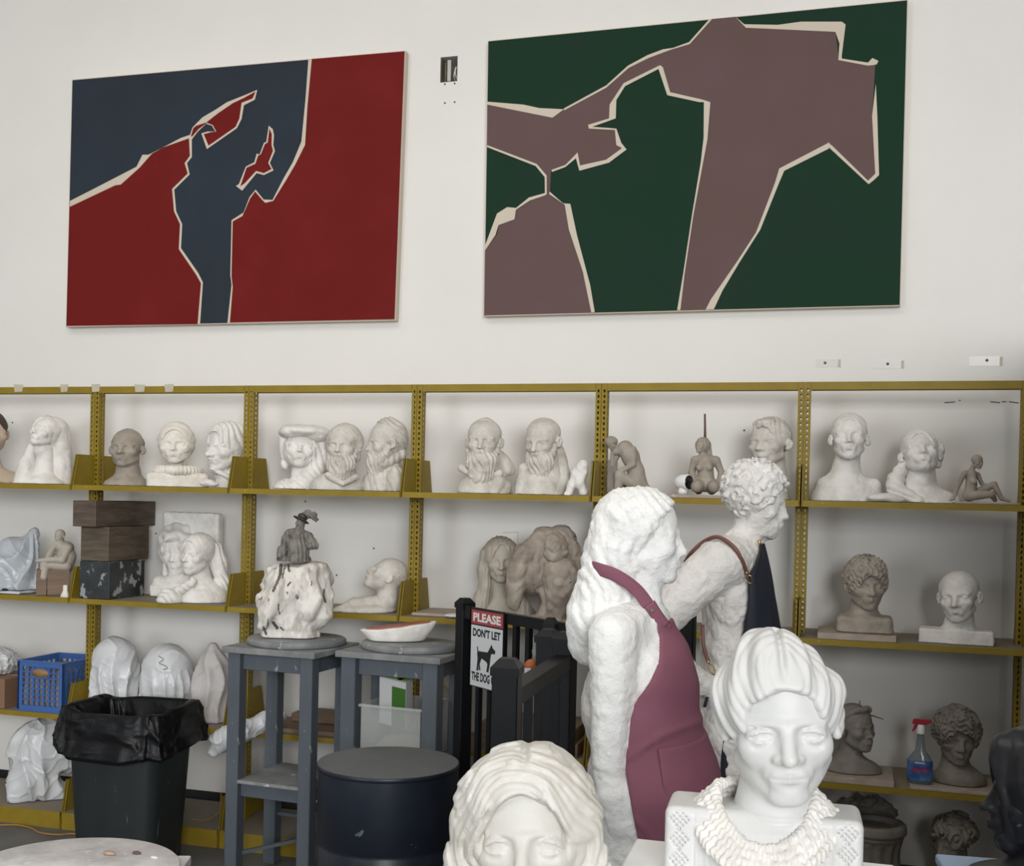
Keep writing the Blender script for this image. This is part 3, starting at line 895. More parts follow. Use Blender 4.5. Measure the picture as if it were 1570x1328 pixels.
# --- fourth bay
b = Bust('bust', 'pale bust of a frowning long-bearded man facing front, robe collar raised', (742, 677), 68, -0.02, Z2, yaw=-12, cat='bust', h=0.0038)
b.part('head', lambda q, ph: clip(smin(face(ph, age=1.3, brow=1.7, nose=1.1, lid=.8), cap(q, (.05, .1, -.4), (.1, .1, b.zb), .26, .45), .1), q, b.zb), M['plaster_dusty'], lo=(-.9, -.8, b.zb - .03))
b.part('hair', lambda q, ph: smax(smax(hair_cap(ph, .03, .95, .3, .31), -(ph[:, 1] + .12), .05), -ell(ph, (.36, .05, .45), (.1, .1, .14)), .02) - .012 * fbm(ph, 15), M['plaster_dusty'])
b.part('beard', lambda q, ph: beard(ph, .40, .29, 15), M['plaster_dusty'], lo=(-1, -.9, -1.2))
b.part('robe', lambda q, ph: clip(smin(smin(ell(q, (.05, .05, b.zb - .05), (.62, .48, .62)), cap(q, (.30, .1, -.3), (.56, .05, -.62), .15, .16), .08), chain(q, [(-.50, .0, -.62), (-.1, -.32, -.86), (.35, -.2, -.72)], [.07, .09, .08]), .06), q, b.zb) - .02 * ridges(q, (.8, .2, -.5), 12, .5), M['plaster_dusty'], lo=(-1.1, -.8, b.zb - .03), hi=(1.2, .8, -.1))

b = Bust('bust', 'pale bust of a bald bearded monk looking down left, in a hooded robe', (832, 676), 68, -0.02, Z2, yaw=-30, pitch=-12, cat='bust', h=0.0038)
b.part('head', lambda q, ph: clip(smin(face(ph, age=1.1, brow=1.4, nose=1.2, nl=1.4), cap(q, (.1, .15, -.3), (.15, .1, b.zb), .26, .45), .1), q, b.zb), M['plaster_dusty'], lo=(-.9, -.8, b.zb - .03))
b.part('hair', lambda q, ph: smax(smax(hair_cap(ph, .03, .95, .3, .31), -(ph[:, 1] - .08), .05), ph[:, 2] - .80, .04) - .010 * fbm(ph, 15), M['plaster_dusty'])
b.part('beard', lambda q, ph: beard(ph, .45, .26, 17), M['plaster_dusty'], lo=(-1, -1.0, -1.2))
b.part('robe', lambda q, ph: clip(smin(smin(ell(q, (.0, .08, b.zb + .0), (.58, .46, .62)), cap(q, (.30, .25, -.25), (.50, .1, -.95), .20, .22), .08), cap(q, (-.42, .0, -.65), (-.46, -.05, b.zb), .12, .14), .06), q, b.zb) - .016 * ridges(q, (.9, .2, .2), 9, .4), M['plaster_dusty'], lo=(-1.1, -.8, b.zb - .03), hi=(1.2, .9, 0))

o = atY(884, 735, -0.08)
tag(skin('plaster_fragment', lambda P: smax(chain(P, [(-.035, 0, .0), (-.02, 0, .05), (.0, .01, .10), (.025, .0, .135), (.03, 0, .10), (.015, -.01, .05), (.035, 0, .01)], [.022, .017, .026, .022, .016, .018, .022], .02), -P[:, 2], .002) - .006 * fbm(P, 45, 2), (-.08, -.06, -.004), (.09, .06, .18), .003, M['plaster']),
    'jagged white broken plaster fragment beside the bald monk bust', 'fragment').location = (o[0], o[1], Z2 + .0035)

# --- fifth bay
b = Bust('bust', 'white head of a young man with combed short hair, behind the curly standing figure', (1180, 680), 74, 0.0, Z2, yaw=-30, pitch=2, cat='bust', h=0.0039)
b.part('head', lambda q, ph: clip(smin(face(ph, w=1.26, lips=1.3, pupil=True), smin(cap(q, (.08, .12, -.3), (.12, .1, b.zb), .24, .3), ell(q, (.08, .1, b.zb), (.36, .35, .16)), .1), .08), q, b.zb), M['plaster_dusty'], lo=(-.9, -.8, b.zb - .03))
b.part('hair', lambda q, ph: smax(smin(hair_cap(ph, .06, .84, .32, .30), ell(ph, (-.04, -.20, .90), (.22, .16, .08)), .08), -ell(ph, (.37, .05, .46), (.1, .1, .15)), .02) - .012 * ridges(ph, (.9, .3, .3), 30), M['plaster_dusty'])
# --- sixth bay
b = Bust('bust', 'white bust of a long-necked woman with hair drawn back, both ears showing', (1302, 672), 74, -0.02, Z2, yaw=0, pitch=9, cat='bust', h=0.0034)
b.part('head', lambda q, ph: clip(smin(face(ph, w=1.10, lid=.35, lips=1.25), smin(chain(q, [(0, .12, -.2), (-.05, .10, -.72), (-.08, .1, -1.0)], [.235, .26, .40], .15), smin(ell(q, (-.02, .08, b.zb + .0), (.74, .42, .52)), cap(q, (-.48, .08, -.98), (.50, .08, -.98), .15), .1), .2), .08) - .010 * smax(ridges(q, (.7, .1, .7), 7, .8), 0 * q[:, 0] - .5, .1) * (q[:, 2] < -.85), q, b.zb), M['plaster'], lo=(-1, -.8, b.zb - .03))
b.part('hair', lambda q, ph: smax(hair_cap(ph, .035, .87, .34, .275), -ell(ph, (.36, .03, .44), (.1, .1, .15)), .02) - .008 * ridges(ph, (0.2, .5, .8), 22, .4), M['plaster'])

b = Bust('bust', 'white bust of a woman with chin lifted and a braid over one shoulder', (1411, 697), 73, -0.02, Z2, yaw=6, pitch=24, roll=-4, cat='bust', h=0.0034)
b.part('head', lambda q, ph: clip(smin(face(ph, w=1.16, lid=.5, brow=1.4, lips=1.2), smin(chain(q, [(.03, .12, -.3), (.0, .10, b.zb + .2)], [.27, .38], .1), ell(q, (.10, .08, b.zb - .04), (.78, .45, .36)), .2), .1), q, b.zb), M['plaster'], lo=(-1, -.8, b.zb - .03), hi=(1.1, .8, .7))
b.part('hair', lambda q, ph: smin(smax(hair_cap(ph, .05, .88, .22, .285), -ell(ph, (.37, .0, .42), (.08, .1, .15)), .02), cap(q, (.36, .15, .1), (.34, .15, -.2), .12, .08), .06) - .014 * ridges(ph, (.5, .3, .8), 24, .6), M['plaster'])
b.part('braid', lambda q, ph: clip(chain(q, [(-.30, .05, -.2), (-.48, -.05, -.55), (-.48, -.15, -.72), (-.2, -.25, -.88), (.0, -.3, -1.0), (.2, -.32, -1.12)], [.1, .15, .15, .12, .09, .05], .05) - .03 * np.abs(np.sin(q[:, 2] * 16 + q[:, 0] * 6)), q, b.zb), M['plaster'], lo=(-.9, -.8, b.zb), hi=(.5, .5, .1))
tag(skin('plaster_fragment', lambda P: smax(smin(ell(P, (0, 0, .015), (.06, .045, .02)), ell(P, (.045, .01, .01), (.05, .04, .018)), .02), -P[:, 2], .002) - .003 * fbm(P, 40), (-.09, -.07, -.004), (.12, .07, .05), .003, M['plaster']),
    'low white plaster lump between the two white women busts of the last bay', 'fragment').location = tuple(atY(1353, 770, -.13)[:2]) + (Z2 + .0025,)

# ---------------------------------------------------------------- figurines and busts on the lower shelves
M['wood'] = mat('weathered_wood', (0.23, 0.155, 0.10), 0.65, (0.15, 0.10, 0.065), 5.0, (0.3, 0.7), 0.2, 30, stretch=(1, 1, 6))
M['board'] = mat('dusty_board', (0.42, 0.35, 0.29), 0.75, (0.33, 0.26, 0.21), 12.0, bump=0.2, spots=(0.6, 0.55, 0.5), sscale=30)
M['stick'] = mat('old_stick', (0.12, 0.08, 0.06), 0.7)


def plank(name, label, x0, x1, y0, y1, z, t, m, group=None, rz=0.0, cat='board'):
    o = MB().box((-(x1 - x0) / 2, -(y1 - y0) / 2, 0), ((x1 - x0) / 2, (y1 - y0) / 2, t)).build(name, m, None, 0.0015)
    o.location = ((x0 + x1) / 2, (y0 + y1) / 2, z + 0.0008)
    o.rotation_euler = (0, 0, rz)
    return tag(o, label, cat, group)


xa, xb = atY(935, 757, -.15)[0], atY(1112, 763, -.15)[0]
plank('board', 'long thin dusty board under the seated clay figure and small camera', xa, xb, -0.178, -0.01, Z2, 0.014, M['board'])
ZB = Z2 + 0.0155
# seated figure bent over its knee
b = Bust('figurine', 'grey clay figurine seated bent over with its forehead on its hand', (960, 715), 100, -0.10, ZB, h=0.0029, cat='figurine')
P = b.px


def bent(q, ph):
    d = chain(q, [P(958, 688, 0), P(966, 700, 0), P(975, 722, .02), P(979, 745, .02)], [.12, .13, .12, .15], .05)
    d = smin(d, chain(q, [P(944, 693, 0), P(955, 690, 0)], [.06, .10], .03), .04)
    d = smin(d, chain(q, [P(970, 690, -.08), P(971, 713, -.12), P(947, 726, -.10)], [.055, .042, .035], .01), .02)
    d = smin(d, chain(q, [P(950, 690, .06), P(939, 714, .04), P(939, 690, .0)], [.05, .04, .035], .01), .02)
    d = smin(d, chain(q, [P(978, 745, -.06), P(950, 731, -.08), P(948, 757, -.06)], [.10, .075, .06], .02), .03)
    d = smin(d, chain(q, [P(978, 742, .08), P(955, 735, .10), P(955, 757, .08)], [.10, .07, .055], .02), .03)
    d = smin(d, rbox(q, (P(984, 740)[0], .04, (b.zb + P(0, 745)[2]) / 2), (.13, .13, (P(0, 745)[2] - b.zb) / 2), .03), .06)
    h_ = (q - np.array(P(937.5, 682, -.02), f32)) @ rot3(-35, -45, -20) / f32(.20)
    h_[:, 2] += f32(.5)
    return clip(smin(d, face(h_, neck=0) * f32(.20), .02), q, b.zb)


b.part('figure', bent, M['clay'], lo=(-.55, -.4, b.zb - .02), hi=(.5, .4, .6), rough=.003)
b.part('hair', lambda q, ph: ell(q, P(936.5, 678, .0), (.10, .10, .085)) - .006 * fbm(q, 40), M['clay'], lo=(-.55, -.3, .1), hi=(0, .3, .6), rough=0)
b.part('block', lambda q, ph: rbox(q, (P(939, 0)[0], .10, (b.zb + P(0, 706)[2]) / 2), (.075, .09, (P(0, 706)[2] - b.zb) / 2), .01), M['clay_dark'], lo=(-.5, -.4, b.zb - .02), hi=(.2, .4, .5), rough=.003)

# kneeling woman with an armature stick
b = Bust('figurine', 'brown-grey clay figurine of a kneeling woman with a stick rising from its head', (1082, 715), 100, -0.09, ZB, h=0.0029, cat='figurine')
P = b.px


def kneel(q, ph):
    d = chain(q, [P(1081, 710, 0), P(1082, 724, .0), P(1083, 741, .02)], [.135, .11, .14], .06)
    d = smin(d, cap(q, P(1067, 706, 0), P(1096, 706, 0), .065), .05)
    d = smin(d, cap(q, P(1077, 705, 0), P(1076, 694, 0), .05), .03)
    d = smin(d, cap(mir(q - np.array(P(1080, 0, 0), f32) * np.array((1, 0, 0), f32)), (.07, -.10, P(0, 717)[2]), (.07, -.11, P(0, 718)[2]), .055), .03)
    d = smin(d, chain(q, [P(1098, 707, .0), P(1106, 725, .02), P(1102, 742, -.05)], [.06, .05, .045], .02), .03)
    d = smin(d, chain(q, [P(1065, 707, .0), P(1061, 725, .02), P(1066, 740, -.06)], [.06, .05, .045], .02), .03)
    for s in (-.1, .1):
        d = smin(d, chain(q, [(s * .6 + .02, .02, P(0, 743)[2]), (s * 1.3, -.18, P(0, 747)[2]), (s, .12, b.zb + .06)], [.10, .085, .06], .03), .03)
    h_ = (q - np.array(P(1074, 685, -.01), f32)) @ rot3(-38, 4, 4) / f32(.215)
    h_[:, 2] += f32(.5)
    return clip(smin(d, face(h_, neck=0) * f32(.215), .02), q, b.zb)


b.part('figure', kneel, M['clay'], lo=(-.4, -.4, b.zb - .02), hi=(.4, .4, .6), rough=.003)
b.part('hair', lambda q, ph: smax(smin(ell(q, P(1077, 682.5, .035), (.115, .115, .12)), chain(q, [P(1082, 684, .06), P(1088, 700, .06)], [.07, .045], .03), .03), -ell(q, P(1070.5, 688, -.10), (.085, .12, .11)), .015) - .006 * ridges(q, (1, .3, .1), 60), M['clay'], lo=(-.3, -.3, .05), hi=(.3, .35, .6), rough=0)
MB().tube([Vector([v * b.S for v in P(1080, 674, .03)]) + Vector((0, 0, b.zc)), Vector([v * b.S for v in P(1079.5, 655, .03)]) + Vector((0, 0, b.zc)), Vector([v * b.S for v in P(1078.8, 635, .03)]) + Vector((0, 0, b.zc))], [0.006, 0.005, 0.0045]).build('armature_stick', M['stick'], b.root)

# small white camera on its ball foot
M['white_plastic'] = mat('white_plastic', (0.78, 0.77, 0.75), 0.35)
M['black_gloss'] = mat('black_gloss', (0.008, 0.008, 0.009), 0.15)
c0 = atY(1047, 750, -.155)
o = empty('security_camera', (c0[0], c0[1], ZB), facing(c0), 'small round white camera with a black face on the thin board', 'camera')
MB().lathe([(0.0, 0.0), (0.020, 0.001), (0.022, 0.012), (0.019, 0.028), (0.010, 0.036), (0.0, 0.038)], 24).build('foot', M['white_plastic'], o)
Mx = Matrix.Translation((0.012, -0.005, 0.054)) @ Matrix.Rotation(math.radians(55), 4, 'Z') @ Matrix.Rotation(math.pi / 2, 4, 'X')
MB().lathe([(0.0, -0.052), (0.016, -0.050), (0.028, -0.040), (0.034, -0.020), (0.0355, 0.012), (0.034, 0.016), (0.030, 0.017)], 28, Mx).build('housing', M['white_plastic'], o)
MB().lathe([(0.031, 0.0150), (0.031, 0.0176), (0.0, 0.0190)], 28, Mx).build('lens_face', M['black_gloss'], o)

# little seated figure at the right end of the top shelf
plank('board', 'short thin board at right end of the top shelf under the little seated figure', atY(1462, 772, -.1)[0], atY(1560, 776, -.1)[0], -0.178, -0.03, Z2, 0.008, M['board'])
b = Bust('figurine', 'little brown clay figurine of a bald seated woman, knee raised, leaning back on one arm', (1497, 738), 100, -0.10, Z2 + .0095, h=0.0022, cat='figurine')
P = b.px


def lean(q, ph):
    d = chain(q, [P(1489, 729, 0), P(1490, 744, -.0), P(1487, 760, .0)], [.085, .075, .10], .04)
    d = smin(d, cap(q, P(1480, 727, -.06), P(1498, 729, .08), .045), .04)
    d = smin(d, cap(q, P(1488, 726, 0), P(1492, 716, 0), .038), .03)
    d = smin(d, sph(q, P(1493, 739, -.07), .05), .03)
    d = smin(d, chain(q, [P(1479, 728, -.07), P(1471, 746, -.05), P(1465, 766, -.04), P(1461, 768, -.06)], [.042, .034, .026, .02], .01), .02)
    d = smin(d, chain(q, [P(1499, 730, .08), P(1505, 742, .10), P(1514, 746, .06)], [.036, .03, .022], .01), .02)
    d = smin(d, chain(q, [P(1490, 761, -.07), P(1519, 758, -.12), P(1524, 767, .0)], [.075, .052, .035], .02), .02)
    d = smin(d, chain(q, [P(1490, 760, .06), P(1522, 743, .07), P(1533, 764, .06), P(1545, 768, .05)], [.07, .048, .033, .02], .015), .02)
    h_ = (q - np.array(P(1497.5, 708.5, 0), f32)) @ rot3(50, -8, 0) / f32(.215)
    h_[:, 2] += f32(.5)
    return clip(smin(d, face(h_, neck=0) * f32(.215), .015), q, b.zb)


b.part('figure', lean, M['clay'], lo=(-.45, -.3, b.zb - .02), hi=(.55, .3, .45), rough=.002)

# ---------------------------------------------------------------- second row
# thinker on a wooden block, far left
b = Bust('figurine', 'pale clay figurine of a man seated on a wooden block, chin on hand', (88, 862), 100, -0.05, Z3, h=0.0028, cat='figurine')
P = b.px


def thinker(q, ph):
    d = chain(q, [P(98, 842, 0), P(101, 854, 0), P(100, 868, .02)], [.115, .125, .12], .05)
    d = smin(d, cap(q, P(92, 838, -.05), P(104, 839, .03), .07), .04)
    d = smin(d, chain(q, [P(103, 840, -.08), P(95, 858, -.14), P(75, 858, -.15), P(60, 860, -.12)], [.065, .055, .04, .03], .02), .02)
    d = smin(d, chain(q, [P(90, 840, .08), P(75, 854, .04), P(85, 834, -.03)], [.06, .045, .038], .02), .02)
    d = smin(d, chain(q, [P(100, 868, -.08), P(70, 865, -.10), P(69, 884, -.12)], [.085, .065, .06], .02), .02)
    d = smin(d, chain(q, [P(100, 868, .08), P(72, 867, .10), P(70, 884, .08)], [.085, .065, .05], .02), .02)
    h_ = (q - np.array(P(90.5, 822.5, -.02), f32)) @ rot3(-45, -15, 0) / f32(.20)
    h_[:, 2] += f32(.5)
    return smin(d, face(h_, w=1.1) * f32(.20), .02)


b.part('figure', thinker, M['clay_pale'], lo=(-.4, -.4, -.35), hi=(.4, .4, .6), rough=.004)
bz = P(0, 873)[2]
wb_ = MB()
for x0, x1 in ((58.5, 73.5), (74.5, 106)):
    wb_.box((P(x0, 0)[0] * b.S, -.16 * b.S, 0), (P(x1, 0)[0] * b.S, .16 * b.S, b.zc + bz * b.S))
wb_.build('wooden_block', M['wood'], b.root, 0.002)
o = atY(100, 914, -.15)
tag(MB().lathe([(0.022, 0), (0.020, 0.012), (0.014, 0.03), (0.012, 0.062), (0.0, 0.063)], 16, Matrix.Diagonal((1, .7, 1, 1)), wob=lambda a, z: .25 * max(0, math.cos(a - math.pi)) * (z < .02)).build('plaster_stub', M['plaster']),
    'small white plaster stub standing in front of the wooden block', 'fragment').location = (o[0], o[1], Z3 + .001)

# three heavy blocks stacked
M['dark_wood'] = mat('dark_stained_wood', (0.125, 0.088, 0.062), 0.6, (0.055, 0.038, 0.028), 5.0, (0.35, 0.65), 0.3, 25, spots=(0.55, 0.50, 0.44), sscale=20, sthr=0.70, stretch=(1, 1, 7))
M['dark_wood2'] = mat('brown_wood_block', (0.14, 0.10, 0.066), 0.6, (0.066, 0.05, 0.035), 6.0, (0.35, 0.65), 0.3, 25, stretch=(1, 1, 7))
M['black_speck'] = mat('black_paint_plaster_specks', (0.022, 0.026, 0.028), 0.5, (0.045, 0.05, 0.052), 9.0, (0.4, 0.7), 0.2, 40, spots=(0.30, 0.31, 0.30), sscale=17, sthr=0.565)


def wblock(label, corner, Y, xl, xr, top, z, m, group):
    c = atY(corner[0], corner[1], Y)
    hgt = (corner[1] - top) * depth_of(c) / F_PX
    w = c[0] - atY(xl, corner[1], Y)[0]
    lo_, hi_ = 0.02, 0.7
    for _ in range(40):  # how far back it reaches
        md = (lo_ + hi_) / 2
        d = np.array((c[0], c[1] + md, z)) - CAM
        x = CX + F_PX * (d @ R_) / (d @ FW)
        lo_, hi_ = (md, hi_) if x < xr else (lo_, md)
    md = min(md, WALL_Y - .01 - Y)
    o = MB().box((-w, 0, 0), (0, md, hgt)).build('wooden_block', m, None, 0.004, 2)
    o.location = (c[0], Y, z + 0.001)
    tag(o, label, 'block', group)
    return z + hgt + 0.001


zz = wblock('black block speckled with white plaster, lowest of the stack of three', (167, 919), -.165, 121, 221, 861, Z3, M['black_speck'], 'stacked wooden blocks')
zz = wblock('brown wooden block in the middle of the stack of three', (166, 861), -.165, 123, 228, 808, zz, M['dark_wood2'], 'stacked wooden blocks')
wblock('long dark brown wooden block on top of the stack of three', (146.5, 807), -.235, 111, 238, 767, zz, M['dark_wood'], 'stacked wooden blocks')

# relief slab
b = Bust('relief', 'tall white plaster relief slab with a curly head, leaning behind a smooth-capped bust', (272, 848), 72, 0.13, Z3, turn=0.0, h=0.0042, cat='relief')
P = b.px
sx0, sx1 = (atY(247, 850, .13)[0] - b.root.location.x) / b.S, (atY(332, 850, .13)[0] - b.root.location.x) / b.S
b.part('slab', lambda q, ph: clip(rbox(q, ((sx0 + sx1) / 2, .16, (P(0, 786)[2] + b.zb) / 2 - .0), ((sx1 - sx0) / 2, .12, (P(0, 786)[2] - b.zb) / 2), .05), q, b.zb), M['plaster'], lo=(-.9, -.4, b.zb - .03), hi=(1.5, .5, 1.1), rough=.012)


def flat(ph, s=.62):
    r = ph.copy()
    r[:, 1] = (r[:, 1] - f32(.05)) / f32(s)
    return r


b.part('relief_head', lambda q, ph: smax(smin(face(flat(ph), w=1.05, nose=1.2, brow=1.3, lips=1.3, pupil=True, neck=.0) * f32(.8), smin(cap(q, (.0, .02, -.3), (-.1, .04, b.zb + .2), .17), smin(cap(q, (-.45, .0, b.zb + .3), (.5, .0, b.zb + .36), .13), rbox(q, (-.05, -.06, b.zb + .12), (.50, .12, .12), .03), .05), .08), .05), q[:, 1] - f32(.12), .02), M['plaster'], lo=(-.9, -.6, b.zb), hi=(.8, .2, .6))
b.part('relief_curls', lambda q, ph: smax(smax(ell(ph, (0, .05, .66), (.45, .33, .46)), -fmask(ph, .86, .30, .36, -.36, .3), .03) - .045 * gyr(ph, 17, 1), q[:, 1] - f32(.12), .02), M['plaster'], lo=(-.8, -.6, -.3), hi=(.8, .2, .8))

b = Bust('bust', 'white bust of a young woman looking left, smooth cap of hair and loose locks behind', (302, 851), 62, -0.045, Z3, yaw=-44, pitch=3, cat='bust', h=0.0039)
b.part('head', lambda q, ph: clip(smin(face(ph, w=1.12, ears=False, lips=1.2, lid=.9, pupil=True), smin(chain(q, [(.08, .1, -.3), (.1, .1, -.8)], [.22, .30], .1), ell(q, (.18, .05, b.zb + .02), (.66, .5, .52)), .12), .08) - .012 * smax(ridges(q, (.8, .2, .5), 9, .8), 0 * q[:, 0] - .4, .1) * (q[:, 2] < -.72), q, b.zb), M['plaster'], lo=(-.9, -.8, b.zb - .03), hi=(.95, .8, .7))
b.part('hair', lambda q, ph: smax(smax(hair_cap(ph, .05, .86, .28, .285), ph[:, 1] * 0 + (f32(.32) - ph[:, 2]), .05), -fmask(ph, .86, .285), .03) - .004 * ridges(ph, (.4, .5, .6), 25), M['plaster'])
b.part('locks', lambda q, ph: clip(chain(q, [(.42, .15, .15), (.52, .12, -.25), (.62, .05, -.75), (.66, .0, -1.2)], [.17, .19, .17, .1], .08) - .025 * ridges(q, (1, .6, .3), 22, 1.0), q, b.zb), M['plaster'], lo=(0, -.6, b.zb), hi=(1.1, .7, .5))
b.part('drapery', lambda q, ph: clip(smin(ell(q, (-.62, -.22, b.zb + .1), (.30, .25, .24)), cap(q, (-.5, -.2, b.zb + .2), (-.1, -.3, b.zb + .5), .12, .1), .08) - .03 * ridges(q, (.7, .2, 1), 14, .8), q, b.zb), M['plaster'], lo=(-1.1, -.8, b.zb - .02), hi=(.3, .4, -.4))

# reclining head on its shoulder slab
b = Bust('bust', 'grey-white plaster head tipped back on a low slanting shoulder slab', (592, 884), 62, -0.04, Z3, yaw=-78, pitch=36, cat='bust', h=0.0039)
P = b.px
b.part('head', lambda q, ph: clip(smin(face(ph, w=1.06, neck=0, lips=1.2), chain(q, [P(595, 895, .0), P(594, 922, .0)], [.26, .28], .1), .06), q, b.zb), M['plaster_dusty'], lo=(-.9, -.8, b.zb - .03), hi=(.75, .8, .8))
b.part('hair', lambda q, ph: smax(hair_cap(ph, .015, .9, .4, .31), -(ph[:, 1] - .0), .1), M['plaster_dusty'], lo=(-.9, -.8, -.6), hi=(.8, .8, .8))
b.part('shoulder_slab', lambda q, ph: clip(smin(chain(q, [P(518, 938, -.2), P(545, 929, -.1), P(575, 928, .0), P(600, 932, .0)], [.08, .18, .22, .16], .1), ell(q, P(560, 936, -.12), (.72, .36, .16)), .08), q, b.zb), M['plaster_dusty'], lo=(-1.5, -.8, b.zb - .02), hi=(.6, .7, -.3))

# long-haired clay woman
b = Bust('bust', 'tan clay head of a woman with long straight centre-parted hair', (768, 860), 66, 0.085, Z3, yaw=3, cat='bust', h=0.0039)
b.part('head', lambda q, ph: clip(smin(face(ph, w=1.08, ears=False, lips=1.35, lid=.85, nose=1.1, pupil=True), smin(cap(q, (0, .1, -.3), (.0, .1, b.zb), .2, .27), ell(q, (.1, .1, b.zb), (.75, .4, .38)), .1), .06), q, b.zb), M['clay_pale'], lo=(-1.1, -.8, b.zb - .03), hi=(1.1, .8, .7))


def long_hair(q, ph):
    d = ell(ph, (0, .08, .62), (.43, .47, .44))
    d = smin(d, chain(mir(q), [(.36, .02, .15), (.40, .0, -.2), (.34, -.06, -.62), (.52, -.02, b.zb)], [.11, .13, .15, .28], .1), .1)
    d = smin(d, cap(q, (0, .3, 0), (0, .3, b.zb), .35), .1)
    cut = np.minimum(ell(ph, (0, -.42, .33), (.25, .36, .50)), ell(ph, (0, -.42, .55), (.14, .3, .40)))
    d = smax(d, -cut, .03)
    d = smax(d, -cap(q, (0, -.25, -.4), (0, -.3, b.zb), .24, .30), .05)
    return clip(d - .012 * ridges(np.abs(q) * np.array((1, .3, 0), f32) + q * np.array((0, 0, .12), f32), (1, 1, 1), 34, .35), q, b.zb)


b.part('hair', long_hair, M['clay_pale'], lo=(-1.1, -.7, b.zb - .02), hi=(1.1, .9, .75))
MB().tube([Vector(b.px(754, 831, .1)) * b.S + Vector((0, 0, b.zc)), Vector(b.px(760, 833, .1)) * b.S + Vector((0, 0, b.zc)), Vector(b.px(761.5, 822, .1)) * b.S + Vector((0, 0, b.zc))], 0.0035).build('armature_stick', M['stick'], b.root)

# crouching rough figure
M['clay_mottled'] = mat('mottled_clay', (0.46, 0.40, 0.34), 0.75, (0.26, 0.21, 0.165), 9.0, (0.35, 0.65), 0.5, 45, spots=(0.10, 0.075, 0.06), sscale=22, sthr=0.69)
b = Bust('sculpture', 'mottled clay sculpture of a crouching figure with bowed head, next to the long-haired woman', (842, 880), 100, -0.05, Z3, h=0.0042, cat='sculpture')
P = b.px


def crouch(q, ph):
    d = chain(q, [P(812, 848, .0), P(835, 832, .05), P(858, 828, .1), P(874, 846, .08)], [.17, .2, .2, .14], .08)
    d = smin(d, chain(q, [P(803, 848, -.08), P(795, 880, -.1), P(792, 902, -.1), P(791, 926, -.12)], [.13, .15, .13, .10], .05), .06)
    d = smin(d, ell(q, P(815, 880, .05), (.20, .22, .34)), .08)
    d = smin(d, chain(q, [P(876, 842, .05), P(884, 870, .0), P(889, 895, .0)], [.12, .11, .12], .04), .05)
    d = smin(d, chain(q, [P(866, 880, .05), P(862, 884, -.12), P(857, 910, -.16), P(856, 945, -.14)], [.28, .28, .19, .14], .06), .06)
    d = smin(d, chain(q, [P(838, 850, .0), P(835, 880, .02), P(838, 915, .0), P(838, 945, .02)], [.12, .09, .08, .1], .04), .05)
    d = smin(d, chain(q, [P(886, 890, .02), P(882, 945, .04)], [.16, .16], .04), .05)
    d = smin(d, ell(q, (P(840, 0)[0], .0, b.zb), (.62, .3, .06)), .04)
    return clip(d - .035 * fbm(q, 9, 1, 3) - .02 * np.abs(gyr(q, 17)), q, b.zb)


b.part('body', crouch, M['clay_mottled'], lo=(-.7, -.5, b.zb - .02), hi=(.75, .5, .85), rough=0)
b.part('head', lambda q, ph: smin(ell(q, P(851, 838, -.14), (.18, .19, .20)), ell(q, P(852, 852, -.2), (.10, .11, .12)), .08) - .03 * fbm(q, 14, 3) - .02 * np.abs(gyr(q, 28)), M['clay_mottled'], lo=(-.3, -.6, 0), hi=(.5, .3, .8), rough=0)

# curly clay head on its board and the bald bust, last bay
c0 = atZ(1314, 984, Z3)
plank('board', 'thick plaster-stained board under the curly brown clay head, second shelf at right', atY(1253, 982, -.18)[0], atY(1374, 988, -.18)[0], -0.183, 0.09, Z3, 0.026, M['board'])
b = Bust('bust', 'brown-grey clay head of a curly-haired man on a thick board', (1328, 897), 76, -0.06, Z3 + 0.0275, yaw=17, pitch=-1, cat='bust', h=0.0039)
b.part('head', lambda q, ph: clip(smin(face(ph, w=1.1, lips=1.3, lid=.8, brow=1.3, neck=.2), smin(cap(q, (-.03, .1, -.3), (-.05, .08, b.zb), .25, .33), rbox(q, (-.02, .05, b.zb + .13), (.54, .4, .19), .1), .14), .06) - .02 * fbm(q, 7, 2) * (q[:, 2] < -.7), q, b.zb), M['clay'], lo=(-.9, -.8, b.zb - .03))


def curls(ph, t=.10, line=.76, f=24, amp=.035, low=.3, side=.27):
    d = ell(ph, (0, .06, .64), (.335 + t, .40 + t, .36 + t))
    d = smax(d, -ell(ph, (0, -.46, .36), (side, .36, line - .36)), .03)
    d = smax(d, f32(low) - ph[:, 2] - f32(.3) * np.clip(-ph[:, 1], -.2, .5), .05)
    return d - amp * np.sin(gyr(ph + f32(.03) * np.sin(ph[:, [1, 2, 0]] * 11), f * .8, 1.0) * 4.5) * .8 - amp * .5 * gyr(ph, f * .5, 2)


b.part('curly_hair', lambda q, ph: curls(ph, .095, .74, 26, .035), M['clay'], rough=0)
b = Bust('bust', 'white bust of a bald smiling man with square-cut shoulders', (1470, 915), 78, -0.085, Z3, yaw=-12, roll=-5, cat='bust', h=0.0039)
b.part('head', lambda q, ph: clip(smin(face(ph, w=1.14, age=1.2, lips=1.1, nose=1.25, brow=1.3, chin=1.1, neck=.2), smin(cap(q, (.02, .12, -.3), (.02, .1, b.zb), .24, .34), rbox(q, (-.03, .08, b.zb + .12), (.68, .30, .155), .03), .12), .06), q, b.zb), M['plaster'], lo=(-1.0, -.8, b.zb - .03), hi=(1, .8, .7))
b.part('hair', lambda q, ph: smax(smax(hair_cap(ph, .02, .95, .34, .36), -(ph[:, 1] - .02), .06), ph[:, 2] - .72, .06) - .008 * fbm(ph, 20), M['plaster'])

